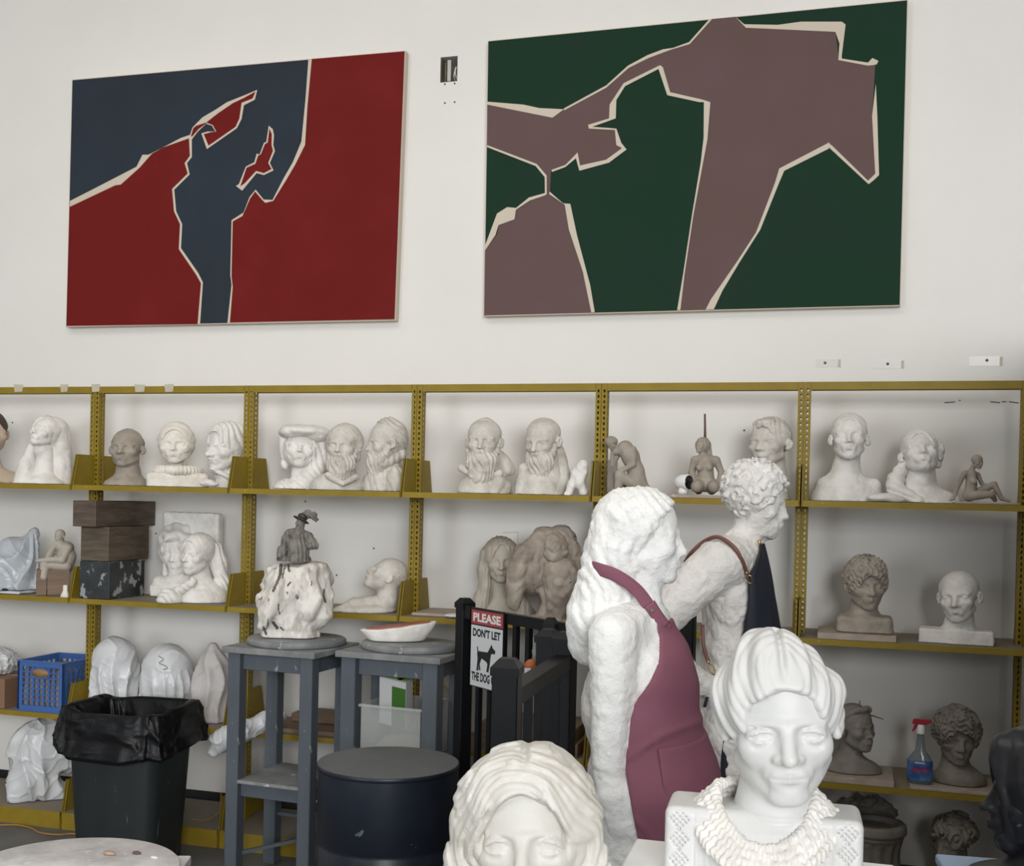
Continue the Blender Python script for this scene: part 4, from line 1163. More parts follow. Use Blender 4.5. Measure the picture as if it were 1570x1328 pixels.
# ---------------------------------------------------------------- low shelf: wrapped pieces, crate, boxes
M['bag_white'] = mat('white_plastic_bag', (0.66, 0.67, 0.68), 0.32, (0.58, 0.585, 0.59), 6.0, bump=0.35, bscale=22)
M['bag_clear'] = mat('cloudy_plastic_sheet', (0.42, 0.455, 0.49), 0.28, (0.50, 0.53, 0.56), 7.0, bump=0.4, bscale=18)
M['bag_pinkish'] = mat('pale_cloth_like_bag', (0.52, 0.49, 0.475), 0.55, (0.46, 0.43, 0.42), 7.0, bump=0.3, bscale=20)
M['blue_plastic'] = mat('blue_crate_plastic', (0.050, 0.125, 0.36), 0.38, (0.055, 0.14, 0.40), 6.0, bump=0.05)
M['clay_bag'] = mat('brown_clay_blocks', (0.27, 0.215, 0.15), 0.6, (0.20, 0.155, 0.11), 9.0)
M['cardboard'] = mat('brown_cardboard', (0.25, 0.14, 0.085), 0.75, (0.21, 0.115, 0.07), 8.0)
M['ink'] = mat('black_ink', (0.01, 0.01, 0.01), 0.6)


def folds(q, c, n, amp, s=0.0):
    a = np.arctan2(q[:, 1] - c[1], q[:, 0] - c[0])
    return amp * (np.abs(np.sin(a * n * .5 + s + 1.3 * gyr(q, 5, s))) - .5) * np.clip((c[2] - q[:, 2]) * 2.5 + .15, 0, 1)


def crumple(q, f, a, s=0.0):
    """sparse sharp creases of thin plastic"""
    w = q + .08 * np.sin(q[:, [1, 2, 0]] * (f * .6) + s)
    return -a * ((1 - np.abs(gyr(w, f * .55, s))) ** 5 + .6 * (1 - np.abs(gyr(w, f * 1.1, s + 2))) ** 6) + a * .5 * gyr(q, f * .4, s)


def wrapped(label, top, base_y, prof, Y, z, m, group, n=11, amp=.05, s=0.0, extra=None, tie=None):
    """plastic-wrapped bust: prof = (px y, half width px) from the top down; unit 100 px"""
    cx_ = top[0]
    b = Bust('wrapped_bust', label, (cx_, (top[1] + base_y) / 2), 100, Y, z, h=.005, cat='wrapped bust', group=group)
    pts = [b.px(cx_ + (p[2] if len(p) > 2 else 0), p[0], .03) for p in prof]
    rs = [p[1] / 100 for p in prof]

    def fn(q, ph):
        u = q.copy()
        u[:, 1] = (u[:, 1] - f32(.03)) * f32(1.12) + f32(.03)
        d = chain(u, pts, rs, .12)
        if extra: d = extra(d, q, b)
        return clip(d + folds(q, pts[0], n, amp, s) + crumple(q, 13, .016, s), q, b.zb)

    b.part('plastic_wrap', fn, m, lo=(-.75, -.6, b.zb - .02), hi=(.75, .6, .8), rough=0)
    return b


G = 'wrapped busts on the low shelf'
wrapped('white plastic-wrapped bust with hanging folds, nearest the blue crate', (175, 976), 1106, [(1011, 33, 0), (1040, 33, 1), (1072, 34, 1), (1098, 35, 2)], -.03, Z4, M['bag_white'], None, 10, .06, 1)
wb2 = wrapped('rounded plastic-wrapped bust tied with a blue-grey knot, middle of the three', (255, 987), 1112, [(1025, 37, 0), (1050, 38, 1), (1080, 30, -2), (1104, 32, -3)], -.03, Z4, M['bag_white'], None, 14, .05, 3)
M['string'] = mat('grey_blue_string', (0.10, 0.12, 0.16), 0.7)
_p = lambda x, y, d: Vector(wb2.px(x, y, d)) * wb2.S + Vector((0, 0, wb2.zc))
MB().tube(smooth_curve([_p(243, 1001, -.36), _p(250, 1006, -.385), _p(244, 1011, -.395), _p(252, 1015, -.40), _p(256, 1019, -.40), _p(250, 1021, -.40)]), 0.0016).build('knot_string', M['string'], wb2.root)
wrapped('pinkish-grey wrapped piece rising to a point, right of the knotted one', (325, 985), 1118, [(994, 9, 0), (1020, 20, 1), (1055, 32, 1), (1100, 37, 0)], -.02, Z4, M['bag_pinkish'], None, 8, .05, 5)

# sheet-wrapped form at the far left of the second row, on a white folded cloth
b = Bust('wrapped_form', 'bluish cloudy plastic sheet draped over a pointed form, far left of the second row', (25, 860), 100, -0.03, Z3 + .0165, h=.005, cat='wrapped form')
P = b.px
b.part('plastic_sheet', lambda q, ph: clip(smin(smin(cap(q, P(50, 815, .05), P(30, 880, 0), .07, .28), cap(q, P(20, 845, .05), P(-10, 890, 0), .2, .33), .15), ell(q, P(15, 898, 0), (.5, .36, .16)), .1) + folds(q, P(50, 806, .05), 9, .05, 2) + crumple(q, 11, .02), q, b.zb), M['bag_clear'], lo=(-.8, -.6, b.zb - .02), hi=(.5, .6, .7), rough=0)
o = atY(22, 908, -.03)
cl = skin('folded_cloth', lambda Pp: smin(rbox(Pp, (-.02, 0, .0085), (.16, .135, .0065), .005), rbox(Pp, (-.10, -.03, .009), (.11, .12, .006), .005), .004) + f32(.0012) * gyr(Pp, 60), (-.24, -.15, -.001), (.16, .15, .03), .004, M['bag_white'])
cl.location = (o[0], o[1], Z3 + .001)
tag(cl, 'white folded cloth sheet under the cloudy plastic-draped form', 'cloth')

o = atY(6, 899, -.155)
tag(MB().prism([(-.022, 0), (.022, 0), (.012, .012), (-.012, .012)], -.012, .012).build('clip', M['black_trim']), 'small black clip on the white folded cloth at the left edge', 'clip').location = (o[0], o[1], Z3 + .018)
# cardboard box with a crinkled wrapped lump on it
c0 = atZ(11, 1086, Z4)
bx = empty('cardboard_box', (c0[0], -0.165, Z4 + .001), 0, 'brown cardboard box cut off by the left edge, beside the blue crate', 'box')
hb = (1086 - 1041) * depth_of(c0) / F_PX
MB().box((-.40, 0, 0), (0, .27, hb)).build('carton', M['cardboard'], bx, .002)
MB().box((-.40, .131, hb), (0, .139, hb + .0008)).build('seam_tape', M['tape'], bx)
b = Bust('wrapped_lump', 'crinkled white plastic bundle on the cardboard box at left edge', (-8, 1022), 100, -0.03, Z4 + hb + .003, h=.004, cat='bundle')
b.part('plastic_wrap', lambda q, ph: clip(ell(q, (0, 0, b.zb + .17), (.31, .30, .24)) + crumple(q, 26, .03) + folds(q, (0, 0, .25), 18, .03), q, b.zb), M['bag_white'], lo=(-.5, -.45, b.zb - .02), hi=(.45, .45, .5), rough=0)


# blue milk crate
c0 = atY(107, 1090, -.165)
c0[0] = min(c0[0], -.034)
crate = empty('milk_crate', (c0[0], -.165, Z4 + .001), 0, 'blue plastic milk crate with lattice sides on the low shelf', 'crate')
cw, cd, chh = c0[0] - atY(26, 1083, -.165)[0], .325, (1090 - 1012) * depth_of(c0) / F_PX


def crate_side(w, h):
    mb = MB()
    mb.box((0, 0, 0), (w, .012, .03)).box((0, 0, h - .03), (w, .012, h)).box((0, 0, .03), (.03, .012, h - .03)).box((w - .03, 0, .03), (w, .012, h - .03))
    mb.box((0, -.003, h - .006), (w, 0, h)).box((0, -.003, 0), (w, 0, .006))
    x0, x1, z0, z1 = .03, w - .03, .03, h - .03
    n = 7
    for i in range(1, n):
        x = x0 + (x1 - x0) * i / n
        mb.box((x - .0050, .003, z0), (x + .0050, .010, z1))
        if i < n - 0:
            z = z0 + (z1 - z0) * i / n
            mb.box((x0, .002, z - .0036), (x1, .009, z + .0036))
    # handle ring
    ring = []
    for k in range(20):
        a = 2 * math.pi * k / 20
        ring.append(((x0 + x1) / 2 + .058 * math.cos(a), h - .062 + .027 * math.sin(a)))
    for k in range(20):
        p, q = ring[k], ring[(k + 1) % 20]
        mb.bar((p[0], .004, p[1]), (q[0], .004, q[1]), .016, .008)
    return mb.mesh('lattice_side')


S1, S2 = crate_side(cw, chh), crate_side(cd, chh)
for me, loc, rz in ((S1, (-cw, 0, 0), 0), (S2, (0, 0, 0), math.pi / 2), (S1, (0, cd, 0), math.pi), (S2, (-cw, cd, 0), -math.pi / 2)):
    s = link('lattice_side', me, M['blue_plastic'], crate)
    s.location, s.rotation_euler = loc, (0, 0, rz)
MB().lathe([(0, -.0048), (1, -.0048), (1, -.0035), (0, -.0035)], 28, Matrix.Translation((-cw / 2, 0, chh - .062)) @ Matrix.Diagonal((.052, 1, .022, 1)) @ Matrix.Rotation(math.pi / 2, 4, 'X') @ Matrix.Diagonal((1, 1, -1, 1))).build('handle_plate', mat('orange_brown_plate', (0.30, 0.17, 0.07), 0.6), crate)
MB().box((-cw + .012, .012, 0.002), (-.012, cd - .012, .008)).build('bottom', M['blue_plastic'], crate)
t = skin('clay_lumps', lambda Pp: rbox(Pp, (0, 0, 0), (cw / 2 - .016, cd / 2 - .016, chh / 2 - .028), .02) - .006 * fbm(Pp, 30), (-cw / 2, -cd / 2, -chh / 2), (cw / 2, cd / 2, chh / 2), .007, M['clay_bag'])
t.location = (c0[0] - cw / 2, -.165 + cd / 2, Z4 + chh / 2 - .012)
tag(t, 'brown clay block filling the blue milk crate', 'clay')

# knotted white bag standing on the base shelf, left
b = Bust('plastic_bag', 'full white plastic bag standing on the base shelf at far left', (64, 1165), 100, -0.02, Z5 + .0005, h=.0055, cat='bag')
P = b.px
b.part('bag', lambda q, ph: clip(smin(smin(ell(q, P(66, 1150, 0), (.46, .36, .44)), cap(q, P(50, 1140, 0), P(36, 1215, -.05), .28, .2), .15), smin(cap(q, P(85, 1130, 0), P(104, 1175, 0), .25, .17), cap(q, P(55, 1190, -.05), P(80, 1212, -.05), .3, .22), .1), .12) + crumple(q, 12, .03, 1) + folds(q, P(60, 1098, 0), 7, .05, 1), q, b.zb), M['bag_white'], lo=(-.75, -.6, b.zb - .02), hi=(.7, .6, .85), rough=0)
# thin white bag hanging over the low shelf edge
b = Bust('plastic_bag', 'thin white plastic bag drooping over the low shelf edge behind the tall stand', (375, 1125), 100, -0.245, Z4 - .19, h=.0045, cat='bag')
P = b.px
b.part('bag', lambda q, ph: chain(q, [P(434, 1102, .11), P(405, 1108, .02), P(370, 1120, -.06), P(342, 1132, -.06), P(330, 1150, -.04)], [.05, .12, .155, .155, .09], .1) + crumple(q, 14, .03, 3), M['bag_white'], lo=(-.85, -.4, -.7), hi=(.8, .5, .5), rough=0)
# boards lying on the low shelf
plank('board', 'wide brown board lying on the low shelf behind the tall stand', 1.13, 1.80, -.15, .22, Z4, .022, M['wood'], 'boards on the low shelf')
plank('board', 'narrow brown board stacked on the wide one behind the tall stand', 1.18, 1.78, .02, .2, Z4 + .024, .04, M['wood'], 'boards on the low shelf')
# things behind the gate on the second row and low shelf
plank('board', 'flat stained board lying on the second row right of the third post', 1.87, 2.06, -.12, .16, Z3, .012, M['board'])
tag(skin('plaster_scrap', lambda Pp: ell(Pp, (0, 0, .008), (.05, .03, .010)) - .002 * fbm(Pp, 70), (-.07, -.05, -.002), (.07, .05, .03), .003, M['plaster']), 'flat white plaster scrap on the second row beside the gate post', 'fragment').location = tuple(atY(697, 945, -.155)[:2]) + (Z3 + .004,)
for i, (x0, x1, z0, lb) in enumerate(((2.25, 2.70, 0, 'brown plank seen between gate bars, lower one on the low shelf'), (2.22, 2.68, .0625, 'brown plank seen between gate bars, upper one on the low shelf'))):
    plank('plank', lb, x0, x1, -.15, .20, Z4 + z0, .06, M['wood'])
b = Bust('wrapped_bust', 'tan cloth-wrapped bundle on the low shelf behind the second stand', (690, 1090), 100, 0.03, Z4, h=.006, cat='wrapped bust')
b.part('wrap', lambda q, ph: clip(chain(q, [(0, 0, .35), (-.02, 0, .0), (0, 0, b.zb)], [.18, .24, .26], .1) + crumple(q, 12, .035, 2), q, b.zb), mat('tan_cloth', (0.30, 0.26, 0.21), 0.8, (0.24, 0.205, 0.165), 6, bump=.4), lo=(-.4, -.4, b.zb - .02), hi=(.4, .4, .65), rough=0)
b = Bust('sculpture', 'mottled brown clay lump half seen under the woman figure with the maroon apron', (1018, 925), 100, 0.0, Z3, h=.006, cat='sculpture')
b.part('body', lambda q, ph: clip(smin(ell(q, (0, 0, b.zb + .2), (.30, .26, .3)), ell(q, (-.1, 0, b.zb + .4), (.16, .16, .2)), .1) - .04 * fbm(q, 9), q, b.zb), M['clay_mottled'], lo=(-.45, -.4, b.zb - .02), hi=(.45, .4, .45), rough=0)

# last bay, low shelf
plank('board', 'stained board under the clay woman head with twigs on it', atY(1262, 1200, -.18)[0], atY(1371, 1206, -.18)[0], -.183, .10, Z4, .026, M['board'])
b = Bust('bust', 'grey clay head of a woman turned right, braided crown and twigs stuck in it', (1312, 1116), 70, -0.05, Z4 + .0275, yaw=50, pitch=2, cat='bust', h=0.0036)
b.part('head', lambda q, ph: clip(smin(face(ph, w=1.1, lips=1.3, nose=.9), smin(chain(q, [(-.1, .12, -.2), (-.12, .1, b.zb + .25)], [.215, .26], .1), ell(q, (-.05, .05, b.zb), (.62, .46, .30)), .2), .08) - .012 * fbm(q, 7), q, b.zb), M['clay_dark'], lo=(-.9, -.8, b.zb - .03))
b.part('hair', lambda q, ph: smax(hair_cap(ph, .02, .88, .34, .29), -ell(ph, (.38, .05, .44), (.12, .11, .15)), .02) - .006 * fbm(ph, 30), M['clay_dark'])
b.part('braid', lambda q, ph: chain(mir(ph), [(0, -.26, .93), (.17, -.2, .90), (.29, -.02, .80), (.34, .15, .66)], [.055, .055, .055, .05], .02) - .022 * np.abs(np.sin(ph[:, 0] * 22 + ph[:, 1] * 22)), M['clay_dark'], lo=(-.7, -.7, -.2), hi=(.7, .7, .75))
tw = lambda x, y, d: Vector(b.px(x, y, d)) * b.S + Vector((0, 0, b.zc))
MB().tube([tw(1317, 1086, 0), tw(1317, 1075, 0)], .0025, 6).build('twig', M['stick'], b.root)
MB().tube([tw(1332, 1094, -.1), tw(1342, 1096, -.15), tw(1352, 1098, -.2)], [.004, .003, .0015], 6).build('twig', M['stick'], b.root)
plank('board', 'plaster-stained board under the spray bottle and curly clay head', atY(1395, 1207, -.18)[0], atY(1560, 1215, -.18)[0], -.183, .10, Z4, .014, M['board'])
b = Bust('bust', 'grey clay head of a stern curly-haired man beside the spray bottle', (1467, 1131), 78, -0.05, Z4 + .0155, yaw=14, pitch=-3, cat='bust', h=0.0036)
b.part('head', lambda q, ph: clip(smin(face(ph, w=1.08, ears=False, lips=1.2, brow=1.6, nose=1.1, neck=.2), smin(cap(q, (-.03, .1, -.3), (.0, .08, b.zb), .23, .33), ell(q, (.06, .05, b.zb + .06), (.50, .42, .26)), .14), .06) - .02 * fbm(q, 7, 3) * (q[:, 2] < -.65), q, b.zb), M['clay_dark'], lo=(-.9, -.8, b.zb - .03))
b.part('curly_hair', lambda q, ph: curls(ph, .12, .70, 30, .035, .40, .30), M['clay_dark'], rough=0, lo=(-.9, -.9, -.6), hi=(.9, .9, .85))

# spray bottle
M['bottle'] = mat('clear_blue_bottle', (0.16, 0.20, 0.21), 0.12, alpha=0.55)
M['liquid'] = mat('blue_cleaner', (0.01, 0.06, 0.12), 0.1)
M['label_blue'] = mat('blue_label', (0.02, 0.045, 0.20), 0.3, (0.10, 0.22, 0.42), 20)
M['label_red'] = mat('red_print', (0.42, 0.03, 0.05), 0.4)
M['red_plastic'] = mat('red_trigger_plastic', (0.30, 0.012, 0.022), 0.3)
M['print_white'] = mat('white_print', (0.7, 0.7, 0.7), 0.4)
c0 = atY(1410, 1190, -.115)
c0[2] = Z4 + .0155
sb = empty('spray_bottle', c0, facing(c0), 'clear spray bottle of blue cleaner with red trigger and blue label', 'bottle')
u = depth_of(c0) / F_PX
ring = lambda z, hw, hd: (z * u, hw * u, hd * u)


def loft_oval(rings, n=28, e=2.6):
    mb = MB()
    vs, fs = [], []
    for z, a, c in rings:
        for i in range(n):
            t = 2 * math.pi * i / n
            ct, st = math.cos(t), math.sin(t)
            vs.append((a * math.copysign(abs(ct) ** (2 / e), ct), c * math.copysign(abs(st) ** (2 / e), st), z))
    for k in range(len(rings) - 1):
        for i in range(n):
            j = (i + 1) % n
            fs.append((k * n + i, k * n + j, (k + 1) * n + j, (k + 1) * n + i))
    mb.add(vs, fs, True)
    mb.add(vs[:n], [list(range(n - 1, -1, -1))])
    mb.add(vs[-n:], [list(range(n))])
    return mb


loft_oval([ring(0, 17, 10), ring(2, 18.5, 11), ring(34, 18.5, 11), ring(42, 14, 9), ring(50, 8, 7), ring(72, 5, 5), ring(76, 5, 5)]).build('bottle', M['bottle'], sb)
loft_oval([ring(1, 16.5, 9.5), ring(3, 17.6, 10.3), ring(14, 17.6, 10.3)]).build('liquid', M['liquid'], sb)
lb = loft_oval([ring(6, 18.7, 11.2), ring(36, 18.7, 11.2)])
lb.f = [f for f in lb.f if len(f) == 4 and sum(lb.v[i][1] for i in f) < 0]
lb.s = [True] * len(lb.f)
lb.build('label', M['label_blue'], sb)
hm = MB()
hm.prism([(-13 * u, 92 * u), (-11 * u, 98 * u), (14 * u, 98 * u), (15 * u, 94 * u), (8 * u, 90 * u), (-12 * u, 90 * u)], -.011, .011, 'y')
hm.build('trigger_head', M['red_plastic'], sb, .002)
MB().prism([(-9 * u, 90 * u), (-4 * u, 90 * u), (-7 * u, 83 * u), (-11 * u, 78 * u), (-13 * u, 79 * u)], -.006, .006, 'y').build('trigger', M['red_plastic'], sb, .0015)
MB().lathe([(6 * u, 76 * u), (6.5 * u, 80 * u), (5 * u, 90 * u)], 16).build('collar', M['white_plastic'], sb)


def text_mesh(s, size, sx=1.0, bold=0.0, align='CENTER', shear=0.0):
    cu = bpy.data.curves.new('lettering', 'FONT')
    cu.body, cu.size, cu.align_x, cu.align_y, cu.shear = s, size, align, 'CENTER', shear
    cu.offset, cu.resolution_u = bold, 3
    o = bpy.data.objects.new('lettering', cu)
    C.objects.link(o)
    bpy.context.view_layer.update()
    me = bpy.data.meshes.new_from_object(o.evaluated_get(bpy.context.evaluated_depsgraph_get()))
    bpy.data.objects.remove(o)
    bpy.data.curves.remove(cu)
    me.transform(Matrix.Diagonal((sx, 1, 1, 1)))
    return me


def on_label(s, size, sx, z, m, bold=.0004, rot=0.0):
    me = text_mesh(s, size, sx, bold)
    me.transform(Matrix.Rotation(rot, 4, 'Z'))
    for v in me.vertices:  # wrap the print round the front of the bottle
        x = max(-18 * u, min(18 * u, v.co.x))
        y = -11.4 * u * (1 - min(1, abs(x) / (18.9 * u)) ** 2.6) ** (1 / 2.6) - .0008
        v.co = (x, y, z * u + v.co.y)
    me.update()
    return link('lettering', me, m, sb)


on_label('Windex', .026, .82, 22, M['label_red'], .0007, .08)
on_label('ORIGINAL', .010, .9, 33, M['print_white'])

# base shelf of the last bay: a fluted capital with curly clay, and a curly head
b = Bust('capital', 'dark fluted clay capital on the base shelf behind the white woman bust', (1340, 1290), 100, -0.03, Z5, h=.005, cat='capital')


def flutes(q, ph):
    r = np.sqrt(q[:, 0] ** 2 + q[:, 1] ** 2)
    a = np.arctan2(q[:, 1], q[:, 0])
    z = q[:, 2]
    prof = f32(.40) + .05 * np.clip((z - .05) * 8, 0, 1) - .02 * (np.abs(z - .12) < .02) + f32(.03) * np.sin(z * 9)
    d = (r - prof - .014 * np.cos(a * 14) * (z < .05)) * .8
    d = smax(d, z - .30, .03)
    return smax(smax(d, -(np.maximum(r - .34, -(z - .22))), .03), f32(b.zb) - z, .01) - .008 * fbm(q, 12)


b.part('body', flutes, M['clay_dark'], lo=(-.6, -.6, b.zb - .02), hi=(.6, .6, .4), rough=0)
b = Bust('sculpture', 'tangle of dark clay leaves behind the fluted capital', (1330, 1238), 100, 0.195, Z5, h=.005, cat='sculpture')
b.part('leaves', lambda q, ph: clip(smin(ell(q, (0, 0, .0), (.42, .16, .17)), cap(q, (0, 0, -.1), (0, 0, b.zb), .14), .1) - .05 * gyr(q, 20, 1) - .02 * gyr(q, 43), q, b.zb), M['clay_dark'], lo=(-.6, -.25, b.zb - .02), hi=(.6, .25, .3), rough=0)
b = Bust('bust', 'dark clay head with thick curls on the base shelf under the spray bottle', (1461, 1290), 70, -0.04, Z5, yaw=-42, pitch=-14, cat='bust', h=0.004)
b.part('head', lambda q, ph: clip(smin(face(ph, ears=False, nl=1.6, nose=1.3), smin(cap(q, (0, .1, -.3), (0, .1, b.zb), .25, .3), ell(q, (0, .05, b.zb), (.5, .4, .3)), .1), .06), q, b.zb), M['clay_dark'], lo=(-.9, -.8, b.zb - .03))
b.part('curly_hair', lambda q, ph: curls(ph, .11, .82, 20, .05, .42, .30), M['clay_dark'], rough=0, lo=(-.9, -.9, -.6), hi=(.9, .9, .85))

# cable along the floor in front of the base shelves
M['cable'] = mat('dull_orange_cable', (0.33, 0.17, 0.05), 0.6)
pts = [atZ(x, y, .006) for x, y in ((-40, 1267), (20, 1265), (45, 1269), (62, 1277), (90, 1280), (118, 1279), (200, 1290))]
tag(MB().tube(smooth_curve(pts, 8), .005).build('cable', M['cable']), 'dull orange cable lying on the floor along the base shelf', 'cable')
pts = [atY(x, y, -.10) for x, y in ((292, 1262), (315, 1257), (334, 1247), (338, 1232), (339, 1215))]
pts[0][2] = pts[1][2] = Z5 + .008
tag(MB().tube(smooth_curve(pts, 8), .003).build('cable', M['cable']), 'thin tan cable curling up behind the tall stand', 'cable')

# ---------------------------------------------------------------- bin, stands, drum
M['bin'] = mat('dark_green_bin', (0.011, 0.016, 0.017), 0.55, (0.017, 0.023, 0.024), 7.0, bump=0.08, spots=(0.10, 0.115, 0.115), sscale=42, sthr=0.665, stretch=(1, 1, .16))
M['bag_black'] = mat('black_bin_bag', (0.004, 0.004, 0.005), 0.38, bump=0.9, bscale=22, spec=.28)


def sq_ring(hx, hy, z, n=48, e=5.0, wob=None):
    out = []
    for i in range(n):
        t = 2 * math.pi * i / n
        ct, st = math.cos(t), math.sin(t)
        k = 1 + (wob(t, z) if wob else 0)
        out.append((k * hx * math.copysign(abs(ct) ** (2 / e), ct), k * hy * math.copysign(abs(st) ** (2 / e), st), z))
    return out


def loft(rings, close0=True, close1=False):
    mb = MB()
    n = len(rings[0])
    vs = [p for r in rings for p in r]
    fs = []
    for k in range(len(rings) - 1):
        for i in range(n):
            j = (i + 1) % n
            fs.append((k * n + i, k * n + j, (k + 1) * n + j, (k + 1) * n + i))
    mb.add(vs, fs, True)
    if close0: mb.add(rings[0], [list(range(n - 1, -1, -1))])
    if close1: mb.add(rings[-1], [list(range(n))])
    return mb


tc = (0.618, -0.515)
can = empty('trash_can', (tc[0], tc[1], 0.001), math.radians(2), 'dark green scuffed plastic trash can lined with a black bag', 'trash can')
ribs = lambda t, z: .012 * (1 if math.sin(t * 12) > .3 else 0)
loft([sq_ring(.205, .165, 0), sq_ring(.206, .166, .02), sq_ring(.218, .18, .25, wob=ribs), sq_ring(.232, .195, .52, wob=ribs), sq_ring(.236, .2, .55), sq_ring(.246, .206, .62), sq_ring(.254, .212, .64), sq_ring(.258, .216, .71), sq_ring(.246, .204, .71), sq_ring(.234, .192, .62), sq_ring(.195, .155, .03)], True, True).build('can_body', M['bin'], can)
rg = random.Random(4)
ph_ = [rg.uniform(0, 6.28) for _ in range(12)]


def ruf(a):
    return lambda t, z: a * (math.sin(9 * t + ph_[0]) * .5 + math.sin(17 * t + ph_[1]) * .35 + math.sin(31 * t + ph_[2]) * .25)


def bz(r, a):  # sagging rim
    return [(x, y, z + a * (math.sin(2 * t_ + ph_[3]) + .6 * math.sin(5 * t_ + ph_[4]))) for (x, y, z), t_ in zip(r, [2 * math.pi * i / len(r) for i in range(len(r))])]


N_ = 120
N_ = 160
keys = [(.175, .14, .40, 5, .03, 0), (.20, .165, .55, 5, .05, 0), (.213, .176, .66, 5, .03, 0), (.232, .192, .730, 5, .02, .008), (.252, .210, .742, 5.5, .02, .010), (.270, .228, .738, 5, .02, .010),
        (.284, .242, .71, 4.5, .025, .006), (.290, .250, .66, 4.5, .03, .004), (.292, .254, .61, 4.5, .04, .012), (.302, .264, .582, 4, .045, .016), (.310, .272, .556, 4, .045, .02), (.298, .262, .540, 4, .05, .02), (.280, .242, .55, 4.5, .04, .015)]
rings = []
for k in range(len(keys) - 1):
    for j in range(5):
        f = j / 5
        p = [keys[k][i] * (1 - f) + keys[k + 1][i] * f for i in range(6)]
        rings.append(bz(sq_ring(p[0], p[1], p[2], N_, p[3], ruf(p[4])), p[5]))
bagm = loft(rings, True)
VV = np.array(bagm.v, f32)
nn = np.stack([VV[:, 0], VV[:, 1], 0 * VV[:, 0]], 1)
nn /= np.linalg.norm(nn, axis=1)[:, None] + 1e-6
out_ = (np.arange(len(VV)) % (N_ * len(rings)) > N_ * 22)
dsp = np.where(out_, 1, -.6) * (.014 * (1 - np.abs(gyr(VV + .03 * np.sin(VV[:, [2, 0, 1]] * 30), 17, 2))) ** 3 + .007 * (1 - np.abs(gyr(VV, 41, 1))) ** 4)
bagm.v = [tuple(q) for q in (VV + nn * dsp[:, None]).astype(float)]
bag = bagm.build('trash_bag', M['bag_black'])
bag.location, bag.rotation_euler = (tc[0], tc[1], .002), (0, 0, math.radians(2))
tag(bag, 'black plastic bag folded over the rim of the trash can', 'bag')

M['grey_paint'] = mat('chipped_grey_paint', (0.088, 0.104, 0.122), 0.5, (0.068, 0.081, 0.096), 7.0, bump=0.12, bscale=35, spots=(0.30, 0.31, 0.32), sscale=22, sthr=0.675, stretch=(1, 1, .4))
M['grey_top'] = mat('dusty_grey_board', (0.27, 0.27, 0.265), 0.65, (0.15, 0.16, 0.165), 8.0, (0.35, 0.65), 0.3, 30, spots=(0.5, 0.5, 0.48), sscale=18, sthr=0.67)


def stand(label, cx, cy, rz, w, d, H, leg, zl, inset=.02):
    o = empty('sculpture_stand', (cx, cy, 0), rz, label, 'stand', 'grey wooden sculpture stands')
    tp = MB().box((-w / 2, -d / 2, H - .028), (w / 2, d / 2, H)).build('stand_top', M['grey_top'], o, .004, 2)
    a, c = w / 2 - inset, d / 2 - inset
    L = MB().box((-leg / 2, -leg / 2, 0.001), (leg / 2, leg / 2, H - .028)).mesh('leg', .003)
    L.materials.append(M['grey_paint'])
    for sx in (-1, 1):
        for sy in (-1, 1):
            link('leg', L, None, o).location = (sx * (a - leg / 2), sy * (c - leg / 2), 0)
    for zt, h in ((H - .0285, .075), (zl - .016, .062)):
        for sy in (-1, 1):
            MB().box((-(a - leg), -.011, zt - h), (a - leg, .011, zt)).build('apron_rail', M['grey_paint'], o, .002).location = (0, sy * (c - leg / 2 - .006), 0)
        for sx in (-1, 1):
            MB().box((-.011, -(c - leg), zt - h), (.011, c - leg, zt)).build('apron_rail', M['grey_paint'], o, .002).location = (sx * (a - leg / 2 - .006), 0, 0)
    MB().box((-(a - leg * .9), -c, zl - .0155), (a - leg * .9, c, zl)).build('lower_shelf', M['grey_top'], o, .002)
    return o


ST_H = 1.07
s1 = stand('tall grey wooden stand carrying the white rock base, chipped paint', 1.435, -.49, math.radians(-4), .47, .42, ST_H, .062, .475)
MB().bar((-.19, -.16, .13), (.19, .16, .20), .016, .016).build('stretcher', M['grey_paint'], s1)
MB().bar((-.19, .16, .24), (.19, .16, .24), .016, .016).build('stretcher', M['grey_paint'], s1)
s2 = stand('grey wooden stand under the boat-shaped bowl, behind the dark drum', 1.985, -.47, math.radians(-4), .50, .40, ST_H + .008, .070, .61)
DISC = MB().lathe([(0, 0), (.206, 0), (.213, .006), (.213, .026), (.207, .032), (0, .032)], 56, wob=lambda a, z: .012 * math.sin(3 * a) + .006 * math.sin(7 * a)).mesh('round_board')
DISC.materials.append(M['grey_top'])
o1 = tag(link('round_board', DISC), 'round grey dusty board on the tall stand, under the white rock base', 'board')
o1.location, o1.scale = (1.445, -.47, ST_H + .0008), (1.06, 1, .95)
o2 = tag(link('round_board', DISC.copy()), 'round grey paint-splashed board under the boat-shaped bowl', 'board')
o2.location, o2.scale = (2.0, -.46, ST_H + .0088), (1.06, .9, .95)

# white rock base with the plumed figure standing in it
c0 = atY(450, 978, -.47)
b = Bust('rock_base', 'stained white plaster rock with dark drips, on the round board of the tall stand', (450, 920), 100, -.46, ST_H + .033, h=.0042, cat='plaster rock')
P = b.px


